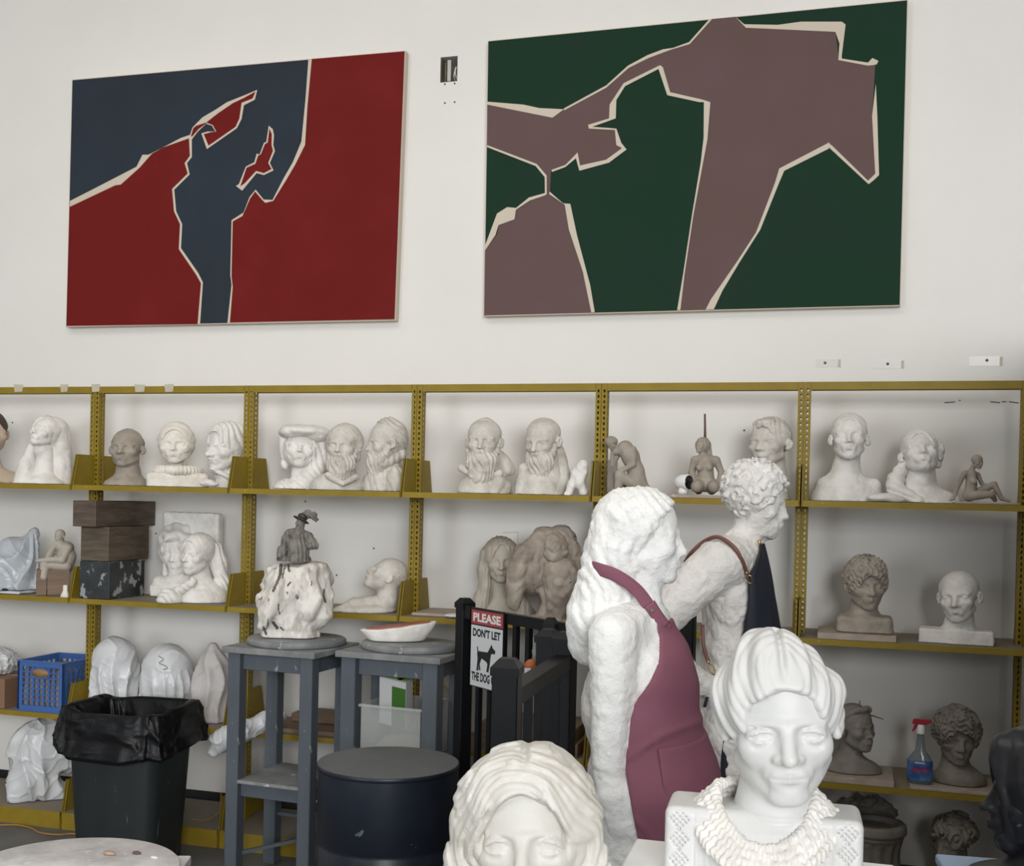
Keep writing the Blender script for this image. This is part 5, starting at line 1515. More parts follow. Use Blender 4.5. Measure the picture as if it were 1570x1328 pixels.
def rock(q, ph):
    z = q[:, 2]
    lft = np.interp(z, [b.zb, P(0, 960)[2], P(0, 930)[2], P(0, 890)[2], P(0, 868)[2]], [(394 - 450) / 100, (399 - 450) / 100, (402 - 450) / 100, (408 - 450) / 100, (420 - 450) / 100]).astype(f32)
    rgt = np.interp(z, [b.zb, P(0, 965)[2], P(0, 945)[2], P(0, 915)[2], P(0, 868)[2]], [(484 - 450) / 100, (483 - 450) / 100, (503 - 450) / 100, (505 - 450) / 100, (494 - 450) / 100]).astype(f32)
    cx_, hw = (lft + rgt) / 2, (rgt - lft) / 2
    d = np.sqrt(((q[:, 0] - cx_) / hw) ** 4 + ((q[:, 1]) / (hw * .8)) ** 4) ** .25
    d = (d - 1) * hw * .75
    d = smax(d, z - f32(P(0, 866)[2]), .05)
    d = smax(d, -ell(q, P(448, 935, -.62), (.22, .24, .30)), .12)
    d = smin(d, chain(q, [P(428, 868, -.22), P(422, 905, -.40), P(408, 955, -.42)], [.05, .07, .08], .03), .08)
    d = smin(d, chain(q, [P(478, 875, -.30), P(488, 915, -.34), P(474, 940, -.40)], [.06, .08, .06], .03), .08)
    d = d - .06 * fbm(q, 4.2, 2, 2) - .012 * fbm(q, 14, 1)
    return clip(d, q, b.zb)


rock_o = b.part('rock', rock, M['plaster_stain'], lo=(-.75, -.6, b.zb - .02), hi=(.75, .6, .75), rough=0)
M['drip'] = mat('dark_dried_drips', (0.075, 0.068, 0.06), 0.7, (0.16, 0.145, 0.13), 30)


def stain(o, root, strokes, m):
    """brush strokes of dried paint on the front of a surface, given where the photograph shows them"""
    me = o.data
    me.materials.append(m)
    n = len(me.polygons)
    cen, nor = np.empty(n * 3, f32), np.empty(n * 3, f32)
    me.polygons.foreach_get('center', cen)
    me.polygons.foreach_get('normal', nor)
    a = root.rotation_euler.z
    Z = np.array([[math.cos(a), -math.sin(a), 0], [math.sin(a), math.cos(a), 0], [0, 0, 1]])
    W = cen.reshape(-1, 3) @ Z.T + np.array(root.location)
    Nw = nor.reshape(-1, 3) @ Z.T
    d = W - CAM
    z = d @ FW
    uv = np.stack([CX + F_PX * (d @ R_) / z, CY - F_PX * (d @ U_) / z], 1)
    hit = np.zeros(n, bool)
    for pts, w in strokes:
        for p, q in zip(pts[:-1], pts[1:]):
            p, q = np.array(p, float), np.array(q, float)
            t = np.clip(((uv - p) @ (q - p)) / ((q - p) @ (q - p)), 0, 1)
            hit |= np.linalg.norm(uv - p - t[:, None] * (q - p), axis=1) < w
    hit &= (Nw * d).sum(1) < 0
    mi = np.zeros(n, np.int32)
    mi[hit] = len(me.materials) - 1
    me.polygons.foreach_set('material_index', mi)
    me.update()


stain(rock_o, b.root, [([(431, 866), (430, 880), (425, 893), (419, 906)], 2.2), ([(437, 868), (433, 886)], 1.0), ([(442, 867), (443.5, 876)], 1.8), ([(427, 926), (427, 935), (429, 942)], 1.1),
                       ([(497, 905), (496, 913), (499, 923)], 1.5), ([(419, 955), (425, 963)], 2.4), ([(430, 962), (434, 966)], 1.3), ([(441, 898), (445, 893)], 1.2), ([(404, 962), (408, 972)], 2.0), ([(440, 908), (441, 911)], 1.0)], M['drip'])
b = Bust('figurine', 'dark grey figurine of a cloaked man in a plumed hat standing on the white rock', (457, 825), 100, -.46, at(450, 864, depth_of((c0[0], -.46, 1.2)))[2] + .009, h=.0026, cat='figurine')
P = b.px
M['grey_bronze'] = mat('grey_patinated_plaster', (0.23, 0.215, 0.185), 0.6, (0.12, 0.11, 0.095), 16, (0.35, 0.65), .3, 60, spots=(0.025, 0.022, 0.02), sscale=30, sthr=.68)
M['black_bronze'] = mat('blackened_patina', (0.03, 0.027, 0.024), 0.5, (0.07, 0.065, 0.055), 20)


def cloaked(q, ph):
    d = chain(q, [P(456, 822, 0), P(457, 840, 0), P(458, 864, 0)], [.13, .15, .20], .06)
    d = smin(d, cap(q, P(443, 818, 0), P(471, 822, 0), .07), .04)
    d = smin(d, chain(q, [P(442, 820, -.02), P(434, 842, -.04), P(430, 854, -.10)], [.065, .05, .03], .02), .03)
    d = smin(d, chain(q, [P(472, 822, -.02), P(482, 836, -.06), P(474, 838, -.14)], [.065, .055, .04], .02), .03)
    d = smin(d, chain(q, [P(434, 848, 0), P(436, 864, 0)], [.06, .09], .02), .05)
    d = smin(d, cap(q, P(459, 812, 0), P(460, 806, 0), .05), .03)
    h_ = (q - np.array(P(460, 802, 0), f32)) @ rot3(-25, 0, 6) / f32(.19)
    h_[:, 2] += f32(.5)
    d = smin(d, face(h_, ears=False, neck=0) * f32(.19), .02)
    return clip(d - .014 * ridges(q, (1, .3, .1), 40, .7) * (q[:, 2] < .05) - .022 * fbm(q, 16), q, b.zb)


b.part('figure', cloaked, M['grey_bronze'], lo=(-.5, -.4, b.zb - .02), hi=(.5, .4, .5), rough=0)
b.part('hat_brim', lambda q, ph: ell((q - np.array(P(461, 797.5, 0), f32)) @ rot3(0, 10, 26), (0, 0, 0), (.135, .13, .022)), M['black_bronze'], lo=(-.3, -.3, 0), hi=(.4, .4, .6), rough=0)
b.part('hat_crown', lambda q, ph: ell((q - np.array(P(463.5, 793, 0), f32)) @ rot3(0, 10, 26), (0, 0, 0), (.08, .08, .055)), M['black_bronze'], lo=(-.3, -.3, 0), hi=(.4, .4, .7), rough=0)
b.part('plume', lambda q, ph: chain(q, [P(463, 791, .03), P(470, 788, .02), P(479, 791, 0), P(484, 797, 0)], [.035, .055, .055, .03], .02) - .014 * ridges(q, (1, 0, 1), 50), M['grey_bronze'], lo=(-.2, -.3, .1), hi=(.5, .3, .6), rough=0)
b.part('sword_hilt', lambda q, ph: chain(q, [P(431, 853, -.1), P(427, 857, -.14)], [.022, .016]), M['black_bronze'], lo=(-.5, -.4, -.5), hi=(0, .3, 0), rough=0)

# boat-shaped bowl
M['bowl_red'] = mat('brick_red_bowl_lining', (0.36, 0.12, 0.085), 0.5, (0.27, 0.085, 0.06), 12)
b = Bust('bowl', 'white boat-shaped plaster bowl with brick red lining on the second stand', (611, 966), 100, -.46, ST_H + .041, h=.0032, cat='bowl')
P = b.px


def boat(q, t=0.0):
    u = (q - np.array(P(611, 960, 0), f32)) @ rot3(0, 0, -7)
    x = np.clip(u[:, 0] / f32(.58), -1, 1)
    w = f32(.25) * np.sqrt(np.maximum(1 - x * x, 0)) * (1 - .15 * x * x) + .012
    dep = f32(.36) * np.maximum(1 - np.abs(x) ** 2.4, 0) + .02
    d = np.sqrt((u[:, 1] / w) ** 2 + (np.minimum(u[:, 2], .0) / dep) ** 2) - 1
    d = d * np.minimum(w, dep) * .8
    return smax(smax(d, np.abs(u[:, 0]) - .585, .01), u[:, 2] - .0 - .03 * u[:, 0] ** 2, .012), u


b.part('bowl_shell', lambda q, ph: clip(boat(q)[0] - .014 * fbm(q, 7), q, b.zb, .02), M['plaster'], lo=(-.8, -.5, b.zb - .02), hi=(.8, .5, .35), rough=0)


def lin2(q, ph):
    u = (q - np.array(P(611, 960, 0), f32)) @ rot3(0, 0, -7)
    x = np.clip(u[:, 0] / f32(.50), -1, 1)
    w = f32(.195) * np.sqrt(np.maximum(1 - x * x, 0)) + .001
    e = (np.abs(u[:, 1]) - w) * .7
    return smax(smax(e, np.abs(u[:, 0]) - .5, .01), np.abs(u[:, 2] - .005 - .03 * u[:, 0] ** 2) - .012, .006)


b.part('bowl_lining', lin2, M['bowl_red'], lo=(-.8, -.5, -.3), hi=(.8, .5, .35), rough=0)

# clear storage bin with glove boxes on the lower shelf of the second stand
M['clear_plastic'] = mat('cloudy_clear_plastic', (0.62, 0.64, 0.62), 0.25, alpha=0.30)
M['glove_green'] = mat('green_carton', (0.055, 0.16, 0.025), 0.5)
M['glove_light'] = mat('light_green_carton', (0.22, 0.42, 0.07), 0.5)
M['carton_white'] = mat('white_carton', (0.62, 0.62, 0.62), 0.5)
zs = .6115
bx0, bx1 = 1.82, 2.15
bn = empty('storage_bin', ((bx0 + bx1) / 2, -.47, zs), math.radians(-4), 'cloudy clear plastic storage bin on the lower shelf of the second stand', 'bin')
hw, hd, hh = .142, .15, .235
mb = MB()
for lo, hi in (((-hw, -hd, 0), (hw, hd, .003)), ((-hw, -hd, 0), (hw, -hd + .003, hh)), ((-hw, hd - .003, 0), (hw, hd, hh)), ((-hw, -hd, 0), (-hw + .003, hd, hh)), ((hw - .003, -hd, 0), (hw, hd, hh))):
    mb.box(lo, hi)
mb.build('bin_wall', M['clear_plastic'], bn)
mb = MB()
for lo, hi in (((-hw - .01, -hd - .01, hh - .012), (hw + .01, -hd, hh)), ((-hw - .01, hd, hh - .012), (hw + .01, hd + .01, hh)), ((-hw - .01, -hd, hh - .012), (-hw, hd, hh)), ((hw, -hd, hh - .012), (hw + .01, hd, hh))):
    mb.box(lo, hi)
mb.build('rim', M['clear_plastic'], bn, .002)
gl = atY(578, 1083, -.42)
gw, gh, gd = .128, .235, .075
gb = empty('glove_box', (1.935, -.50, zs + .125), math.radians(-2), 'green and white disposable glove carton standing in the clear bin', 'box')
gb.rotation_euler = (math.radians(20), math.radians(9), math.radians(-2))
MB().box((-gw / 2, 0, 0), (gw / 2, gd, gh)).build('carton', M['carton_white'], gb, .001)
MB().box((-gw * .02, -.0008, 0.002), (gw / 2 - .001, -.0002, gh - .030)).build('green_panel', M['glove_green'], gb)
top = MB().box((-gw / 2, .012, gh + .0002), (gw / 2, gd - .02, gh + .0008)).build('green_band', M['glove_light'], gb)
hand = [(.0, .01), (.018, .014), (.022, .030), (.034, .040), (.030, .046), (.024, .042), (.026, .060), (.020, .061), (.016, .045), (.014, .064), (.008, .064), (.008, .045), (.002, .060), (-.003, .058), (.0, .040), (-.008, .048), (-.011, .044), (-.003, .028)]
MB().prism([(x + .018, y) for x, y in hand], gh + .0009, gh + .0014, 'z').build('hand_print', M['ink'], gb)
for sy, w_ in ((.046, .05), (.026, .04)):
    MB().box((-gw / 2 + .008, sy, gh + .0009), (-gw / 2 + .008 + w_, sy + .006, gh + .0012)).build('print_line', M['carton_white' if sy > .04 else 'ink'], gb)
wbx = empty('glove_box', (1.93, -.415, zs + .115), 0, 'white carton with dark print tilted in the clear bin, left of the green one', 'box')
wbx.rotation_euler = (math.radians(-5), math.radians(-7), math.radians(-4))
MB().box((-.038, 0, 0), (.038, .06, .15)).build('carton', M['carton_white'], wbx, .001)
MB().box((-.03, -.0008, .105), (.02, -.0002, .116)).build('print_line', M['ink'], wbx)
t = skin('rags', lambda Pp: smax(ell(Pp, (0, .0, .02), (.125, .12, .065)) + crumple(Pp / f32(.18), 12, .03) * .18, np.maximum(np.abs(Pp[:, 0]) - .132, np.maximum(np.abs(Pp[:, 1]) - .135, .004 - Pp[:, 2])), .006), (-.17, -.15, -.005), (.17, .15, .17), .006, mat('beige_rags', (0.36, 0.33, 0.28), 0.8, (0.28, 0.26, 0.22), 6))
t.location = ((bx0 + bx1) / 2, -.47, zs + .003)
tag(t, 'heap of beige rags lying in the clear storage bin', 'rags')

# drum
M['drum'] = mat('navy_black_drum', (0.010, 0.014, 0.024), 0.38, (0.018, 0.024, 0.038), 5.0, (0.4, 0.8), 0.1, 20, spots=(0.16, 0.17, 0.18), sscale=14, sthr=0.70)
M['drum_lid'] = mat('dusty_drum_lid', (0.125, 0.13, 0.135), 0.7, (0.095, 0.10, 0.105), 5.0, spots=(0.3, 0.3, 0.3), sscale=26, sthr=0.74)
dc = atZ(596, 1168, .79)
dr = empty('drum', (dc[0], dc[1], .001), 0, 'dark navy fibre drum with a dusty grey lid in front of the second stand', 'drum')
R0 = 109 * depth_of(dc) / F_PX
MB().lathe([(0, 0), (R0 * .97, 0), (R0 * .985, .01), (R0 * .985, .505), (R0 * .965, .512), (R0 * .985, .52), (R0 * .985, .7715)], 64).build('drum_body', M['drum'], dr)
MB().lathe([(R0 * .986, .772), (R0 * .995, .774), (R0 * .995, .786), (R0 * .985, .789)], 64).build('lid_rim', M['drum'], dr)
MB().lathe([(R0 * .983, .7892), (R0 * .96, .7900), (0, .7905)], 64).build('lid', M['drum_lid'], dr)

# ---------------------------------------------------------------- black gate and railing
M['black_metal'] = mat('black_powder_coat', (0.006, 0.0065, 0.008), 0.45, spec=.22)


def post(px, depth, top_z, w, parent, rz):
    p = at(px, 1100, depth)
    o = MB().box((-w / 2, -w / 2, .001), (w / 2, w / 2, top_z - .035)).build('post', M['black_metal'], parent, .003)
    k = w * .56
    cp = MB().add([(-k, -k, top_z - .04), (k, -k, top_z - .04), (k, k, top_z - .04), (-k, k, top_z - .04), (-k, -k, top_z - .02), (k, -k, top_z - .02), (k, k, top_z - .02), (-k, k, top_z - .02),
                   (-k * .5, -k * .5, top_z), (k * .5, -k * .5, top_z), (k * .5, k * .5, top_z), (-k * .5, k * .5, top_z)],
                  [(3, 2, 1, 0)] + [(i, (i + 1) % 4, 4 + (i + 1) % 4, 4 + i) for i in range(4)] + [(4 + i, 4 + (i + 1) % 4, 8 + (i + 1) % 4, 8 + i) for i in range(4)] + [(8, 9, 10, 11)]).build('post_cap', M['black_metal'], o)
    o.location, o.rotation_euler = (p[0], p[1], 0), (0, 0, rz)
    return p


gate = empty('metal_gate', (0, 0, 0), 0, 'black metal gate of upright bars carrying the dog sign', 'gate')
gA = post(709, 4.63, 1.35, .055, gate, -.66)
gE = at(872, 1100, 4.05)
g_dir = (gE - gA) / np.linalg.norm((gE - gA)[:2])
g_dir[2] = 0
gn = np.array((g_dir[1], -g_dir[0], 0))
if gn @ (CAM - gA) < 0: gn = -gn
gl_ = float((gE - gA) @ g_dir) + .10
gp = lambda t, z, o=0.0: tuple(np.array((gA[0], gA[1], 0)) + g_dir * t + gn * o + np.array((0, 0, z)))
MB().bar(gp(.028, 1.297), gp(gl_, 1.297), .028, .040).build('top_rail', M['black_metal'], gate)
MB().bar(gp(.028, .12), gp(gl_, .12), .028, .040).build('bottom_rail', M['black_metal'], gate)
for k in range(1, 9):
    t_ = .035 + k * .083
    if t_ > gl_: break
    MB().bar(gp(t_, .14), gp(t_, 1.277), .025, .018, tuple(gn)).build('picket', M['black_metal'], gate)
MB().bar(gp(.03, 1.297, .016), gp(.075, 1.297, .016), .012, .05).build('hinge', M['black_metal'], gate)

rail = empty('metal_railing', (0, 0, 0), 0, 'black metal railing with a capped corner post in front of the gate', 'railing')
pC = post(776, 2.78, 1.368, .064, rail, .10)
pD = post(864, 3.46, 1.357, .060, rail, -.13)
pE = post(838, 3.52, 1.357, .060, rail, -.13)
pF = post(841, 3.84, 1.36, .038, rail, -.13)
rd = (pD - pC)
rd[2] = 0
rn = rd / np.linalg.norm(rd)
MB().bar((pC[0] + rn[0] * .034, pC[1] + rn[1] * .034, 1.268), (pD[0] - rn[0] * .03, pD[1] - rn[1] * .03, 1.268), .048, .042).build('top_rail', M['black_metal'], rail)
MB().bar((pC[0] + rn[0] * .034, pC[1] + rn[1] * .034, .12), (pD[0] - rn[0] * .03, pD[1] - rn[1] * .03, .12), .035, .042).build('bottom_rail', M['black_metal'], rail)
for k in range(1, 6):
    q = pC + rd * (k / 6)
    MB().bar((q[0], q[1], .14), (q[0], q[1], 1.248), .02, .02).build('picket', M['black_metal'], rail)
for z in (.12, 1.25):
    MB().bar((pD[0] - .0, pD[1] + .031, z), (pE[0] + .02, pE[1] - .0, z), .02, .03).build('brace', M['black_metal'], rail)
    MB().bar((pE[0], pE[1] + .03, z), (pF[0], pF[1] - .015, z), .02, .03).build('brace', M['black_metal'], rail)

# dark post behind the navy-aproned figure
o = empty('metal_post', (0, 0, 0), 0, 'slim black metal post seen under the raised arm of the curly figure', 'post')
post(1051, 4.25, 1.42, .055, o, -.1)

# the sign
M['sign_white'] = mat('white_sign_sheet', (0.60, 0.62, 0.63), 0.35)
M['sign_red'] = mat('red_sign_band', (0.36, 0.045, 0.05), 0.35)


def on_gate(px, py, off=.0225):
    p0 = np.array(gp(0, 0, off))
    v = FW + R_ * ((px - CX) / F_PX) - U_ * ((py - CY) / F_PX)
    return CAM + v * (((p0 - CAM) @ gn) / (v @ gn))


A_, B_, D_ = on_gate(724, 932), on_gate(772, 938), on_gate(723.3, 1050)
sw, shh = float((B_ - A_) @ g_dir), float(A_[2] - D_[2])
sign = empty('dog_sign', A_, math.atan2(g_dir[1], g_dir[0]), 'white and red sign with a dog silhouette asking to keep the gate shut', 'sign')
if (Matrix.Rotation(sign.rotation_euler.z, 3, 'Z') @ Vector((0, -1, 0))).dot(Vector(gn)) < 0:
    sign.rotation_euler.z += math.pi
MB().box((-.004, -.001, -shh - .004), (sw + .004, .003, .004)).build('backing', M['ink'], sign)
MB().box((0, -.002, -shh), (sw, -.0012, -shh * .215)).build('sheet', M['sign_white'], sign)
MB().box((0, -.002, -shh * .195), (sw, -.0012, -shh * .02)).build('red_band', M['sign_red'], sign)


def sign_text(s, zf, hf, m, name='lettering', wf=.88):
    me = text_mesh(s, 1.0, 1.0, .040)
    xs = [v.co.x for v in me.vertices]
    ys = [v.co.y for v in me.vertices]
    w_, h_ = max(xs) - min(xs), max(ys) - min(ys)
    kx, ky = sw * wf / w_, shh * hf / h_
    mx, my = (max(xs) + min(xs)) / 2, (max(ys) + min(ys)) / 2
    for v in me.vertices: v.co = (sw / 2 + (v.co.x - mx) * kx, -.0026, -shh * zf + (v.co.y - my) * ky)
    me.update()
    return link(name, me, m, sign)


sign_text('PLEASE', .108, .115, M['print_white'])
sign_text("DON'T LET", .305, .11, M['ink'])
sign_text('THE DOG OUT', .875, .115, M['ink'], wf=.92)
dog = [(318, 662), (328, 665), (337, 716), (440, 722), (452, 702), (484, 632), (499, 672), (528, 700), (524, 738), (497, 733), (480, 745), (474, 800), (470, 850), (457, 932), (460, 943), (432, 938), (442, 850), (428, 828), (375, 795), (354, 860), (366, 930), (346, 925), (341, 860), (339, 938), (318, 932), (323, 870), (329, 800), (323, 750), (326, 722)]
pp = [((u - 247) / 355 * sw, -shh * ((v - .127 * (u - 247) - 235) / 866)) for u, v in dog]
MB().add([(x, -.0026, z) for x, z in pp], [list(range(len(pp)))]).build('dog_silhouette', M['ink'], sign)
# tags hanging on the gate
M['orange'] = mat('orange_tag', (0.42, 0.11, 0.02), 0.4)
tg = empty('key_tag', on_gate(815, 1022, .05), facing(gA), 'round orange and white tag on a small ring hanging from the gate', 'tag')
tr = 11 * 4.3 / F_PX
Mt = Matrix.Rotation(math.pi / 2, 4, 'X')
MB().lathe([(0, -.002), (tr, -.002), (tr, .002), (0, .002)], 28, Mt).build('orange_disc', M['orange'], tg)
MB().prism([(-tr * .95, -tr * .2), (-tr * .1, -tr * .2), (-tr * .1, -tr * 1.0), (-tr * .95, -tr * 1.0)], -.0035, -.0025).build('white_patch', M['print_white'], tg)
MB().lathe([(0, -.0024), (tr * .42, -.0024), (tr * .42, -.0034), (0, -.0034)], 20, Mt).build('inner_disc', M['metal'], tg)
MB().tube([(0, 0, tr), (.004, 0, tr + .012), (.006, 0, tr + .022)], .0014, 6).build('hook', M['metal'], tg)
MB().prism([(.002, tr + .016), (.018, tr + .012), (.022, tr + .03), (.012, tr + .038), (.0, tr + .034)], -.002, .002).build('clip_plate', M['metal'], tg)
q_ = Vector((.008, 0.03, tr + .05))
MB().tube([(.010, 0, tr + .036), tuple(q_), (.006, .034, tr + .075)], .0012, 6).build('wire', M['metal'], tg)

# ---------------------------------------------------------------- two life-size plaster figures in aprons
M['maroon'] = mat('maroon_canvas', (0.245, 0.088, 0.128), 0.85, (0.20, 0.07, 0.105), 3.0, (0.3, 0.75), 0.12, 160)
M['navy'] = mat('navy_canvas', (0.010, 0.013, 0.022), 0.75, bump=0.1, bscale=120, spots=(0.25, 0.25, 0.25), sscale=38, sthr=0.80)
M['leather'] = mat('brown_leather', (0.16, 0.065, 0.05), 0.45)
M['brass'] = mat('brass', (0.55, 0.40, 0.18), 0.3, metal=0.9)


def interp(z, ys, xs, P):
    """edge in figure units from (y px, x px) pairs listed top to bottom"""
    zz = [P(0, y)[2] for y in ys][::-1]
    xx = [P(x, 0)[0] for x in xs][::-1]
    return np.interp(z, zz, xx).astype(f32)


fig = Bust('plaster_figure', 'life-size white plaster woman in profile with long wavy hair, wearing a maroon apron', (975, 965), 100, 0, 0.001, depth=3.10, h=.0055, cat='sculpture')
P = fig.px
FH = 140 / 100
hc1 = P(986, 822, 0)


def fig_head(q):
    h_ = (q - np.array(hc1, f32)) @ rot3(88, -3, 0) / f32(FH)
    h_[:, 2] += f32(.5)
    return h_


def torso1(q):
    u = q.copy()
    u[:, 1] *= f32(.72)
    d = chain(u, [P(985, 955, 0), P(982, 1035, 0), P(990, 1115, 0), P(1003, 1195, 0), P(1004, 1290, 0)], [.42, .70, .77, .92, .95], .2)
    d = smin(d, cap(u, P(1010, 1010, 0), P(1020, 1050, 0), .40, .45), .2)
    d = smin(d, ell(u, P(945, 1085, .1), (.50, .5, .62)), .2)
    return d


def body1(q, ph):
    d = torso1(q)
    d = smin(d, chain(q, [P(1000, 1290, -.45), P(985, 1420, -.42), P(985, 1560, -.4), P(985, 1690, -.4), P(1000, 1745, -.4)], [.55, .46, .36, .30, .26], .1), .2)
    d = smin(d, chain(q, [P(1000, 1290, .45), P(1005, 1420, .42), P(1000, 1560, .4), P(1000, 1690, .4), P(1020, 1745, .4)], [.55, .46, .36, .30, .26], .1), .2)
    d = smin(d, chain(q, [P(988, 860, 0), P(982, 930, 0), P(980, 965, 0)], [.27, .28, .42], .1), .12)
    d = smin(d, cap(q, P(955, 962, -.65), P(975, 965, .75), .36, .34), .2)
    d = smin(d, chain(q, [P(943, 968, -.88), P(944, 1040, -1.0), P(942, 1149, -1.02)], [.37, .31, .255], .05), .1)
    d = smin(d, chain(q, [P(942, 1149, -1.02), P(952, 1195, -1.0), P(966, 1240, -.97), P(980, 1284, -.92)], [.255, .275, .24, .185], .05), .02)
    d = smin(d, chain(q, [P(985, 968, .9), P(1000, 1060, 1.0), P(1000, 1150, 1.0), P(1030, 1260, .8)], [.36, .30, .24, .18], .05), .1)
    # hand hanging at the near side: palm and five fingers
    hx_, hy_ = 984, 1300
    d = smin(d, ell(q, P(hx_, hy_, -.90), (.17, .09, .22)), .06)
    for i, (dx, ln) in enumerate(((-11, 34), (-4, 40), (4, 38), (11, 30))):
        d = smin(d, chain(q, [P(hx_ + dx, hy_ + 16, -.9), P(hx_ + dx + 5, hy_ + 16 + ln * .55, -.88), P(hx_ + dx + 3, hy_ + 16 + ln, -.82)], [.055, .048, .036]), .03)
    d = smin(d, chain(q, [P(hx_ + 14, hy_ - 4, -.92), P(hx_ + 24, hy_ + 12, -.95), P(hx_ + 25, hy_ + 26, -.95)], [.06, .05, .04]), .03)
    h_ = fig_head(q)
    d = smin(d, face(h_, w=1.05, neck=0, nose=1.0, nl=.4, lips=1.2, ears=False) * f32(FH), .08)
    rough = .020 * fbm(q, 5, 1) + .018 * fbm(q, 15, 4) + .016 * np.abs(gyr(q + .04 * np.sin(q[:, [1, 2, 0]] * 13), 27))
    sm = np.clip((q[:, 0] - P(1010, 0)[0]) * 6, 0, 1) * (q[:, 2] > P(0, 880)[2])
    # a crack round the elbow
    crack = np.exp(-((q[:, 2] - P(0, 1163)[2] - .04 * np.sin(q[:, 0] * 9)) / .018) ** 2) * .018 * (q[:, 1] < -.6)
    return clip(d - rough * (1 - .8 * sm) + crack.astype(f32), q, fig.zb, .03)


fig.part('body', body1, M['plaster_rough'], lo=(-1.3, -1.45, fig.zb - .03), hi=(1.5, 1.45, 2.3), rough=0, h=.0062)


def hair1(q, ph):
    h_ = fig_head(q)
    d = smax(ell(h_, (0, .075, .645), (.385, .455, .375)) * f32(FH), -ell(h_, (0, -.50, .44), (.40, .40, .52)) * f32(FH), .12)
    d = smin(d, chain(q, [P(952, 805, 0), P(942, 850, 0), P(932, 900, 0), P(916, 955, 0), P(901, 996, 0)], [.46, .43, .42, .44, .25], .2), .15)
    d = smax(d, -ell(h_, (0, -.36, .40), (.6, .34, .46)) * f32(FH), .08)
    w = q + f32(.06) * np.sin(q[:, [2, 0, 1]] * 7)
    return d - .028 * ridges(w, (1, .5, .35), 15, 1.0, wf=3.0) - .03 * fbm(q, 11, 2) - .02 * np.abs(gyr(w, 24))


fig.part('hair', hair1, M['plaster_rough'], lo=(-1.3, -1.0, -.85), hi=(.8, 1.0, 2.4), rough=0, h=.0062)


def apron1(q, ph, off=.062):
    dt = torso1(q)
    fold = .03 * np.exp(-((q[:, 2] - P(0, 1098)[2] - .25 * (q[:, 0] - .6) + .5 * (q[:, 0] - .6) ** 2) / .05) ** 2) + .022 * np.exp(-((q[:, 2] - P(0, 1235)[2] + 1.1 * (q[:, 0] - .2)) / .06) ** 2) + .012 * gyr(q, 4, 2)
    d = dt - off - fold.astype(f32)
    e = interp(q[:, 2], [930, 945, 975, 1003, 1030, 1064, 1100, 1154, 1220, 1330, 1420], [1012, 1004, 1010, 1009, 997, 973, 968, 964, 978, 1002, 1010], P)
    d = smax(d, (e - q[:, 0]) * .8, .01)
    d = smax(d, q[:, 2] - f32(P(0, 948)[2]), .01)
    return smax(smax(d, f32(P(0, 1420)[2]) - q[:, 2], .01), f32(-.03) - dt, .01)


fig.part('apron', apron1, M['maroon'], lo=(-.4, -1.5, -4.7), hi=(1.6, 1.5, .3), rough=0, h=.0072)


def pocket1(q, ph):
    dt = torso1(q)
    d = dt - f32(.098)
    x0 = interp(q[:, 2], [1110, 1218], [1008, 1026], P)
    d = smax(d, (x0 - q[:, 0]) * .9, .01)
    d = smax(d, q[:, 2] - f32(P(0, 1121)[2]) - .06 * (q[:, 0] - .3), .01)
    d = smax(d, f32(P(0, 1219)[2]) - q[:, 2], .01)
    return smax(smax(d, np.abs(q[:, 1]) - 1.4, .01), f32(-.02) - dt, .01)


fig.part('pocket', pocket1, M['maroon'], lo=(-.2, -1.5, -2.8), hi=(1.6, 1.5, -1.2), rough=0, h=.005)
L3 = lambda b, pts: [Vector(b.px(*p)) * b.S + Vector((0, 0, b.zc)) for p in pts]
MB().tube(smooth_curve(L3(fig, [(1022, 962, -.40), (1006, 944, -.46), (990, 920, -.50), (972, 899, -.54), (945, 881, -.56), (915, 872, -.42), (899, 869, -.1), (902, 868, .2), (930, 872, .5), (970, 890, .5), (1000, 925, .42), (1022, 960, .36)])), .0042, 10, 4.2).build('neck_strap', M['maroon'], fig.root)
MB().tube(smooth_curve(L3(fig, [(1018, 955, -.47), (1004, 936, -.53), (994, 921, -.56)])), .003, 8, 5.5).build('strap_tab', M['maroon'], fig.root)
MB().lathe([(.0, -.001), (.006, -.001), (.006, .001), (.0, .001)], 14, Matrix.Translation(L3(fig, [(998, 931, -.585)])[0]) @ Matrix.Rotation(math.pi / 2, 4, 'X')).build('buckle', M['rust'], fig.root)

cur = Bust('plaster_figure', 'white rough plaster figure with curly hair looking right, wearing a navy apron', (1110, 900), 100, 0, 0.001, depth=3.62, h=.006, cat='sculpture')
P2 = cur.px
CH = 1.06
hc2 = P2(1158, 768, 0)


def cur_head(q):
    h_ = (q - np.array(hc2, f32)) @ rot3(80, -10, 0) / f32(CH)
    h_[:, 2] += f32(.5)
    return h_


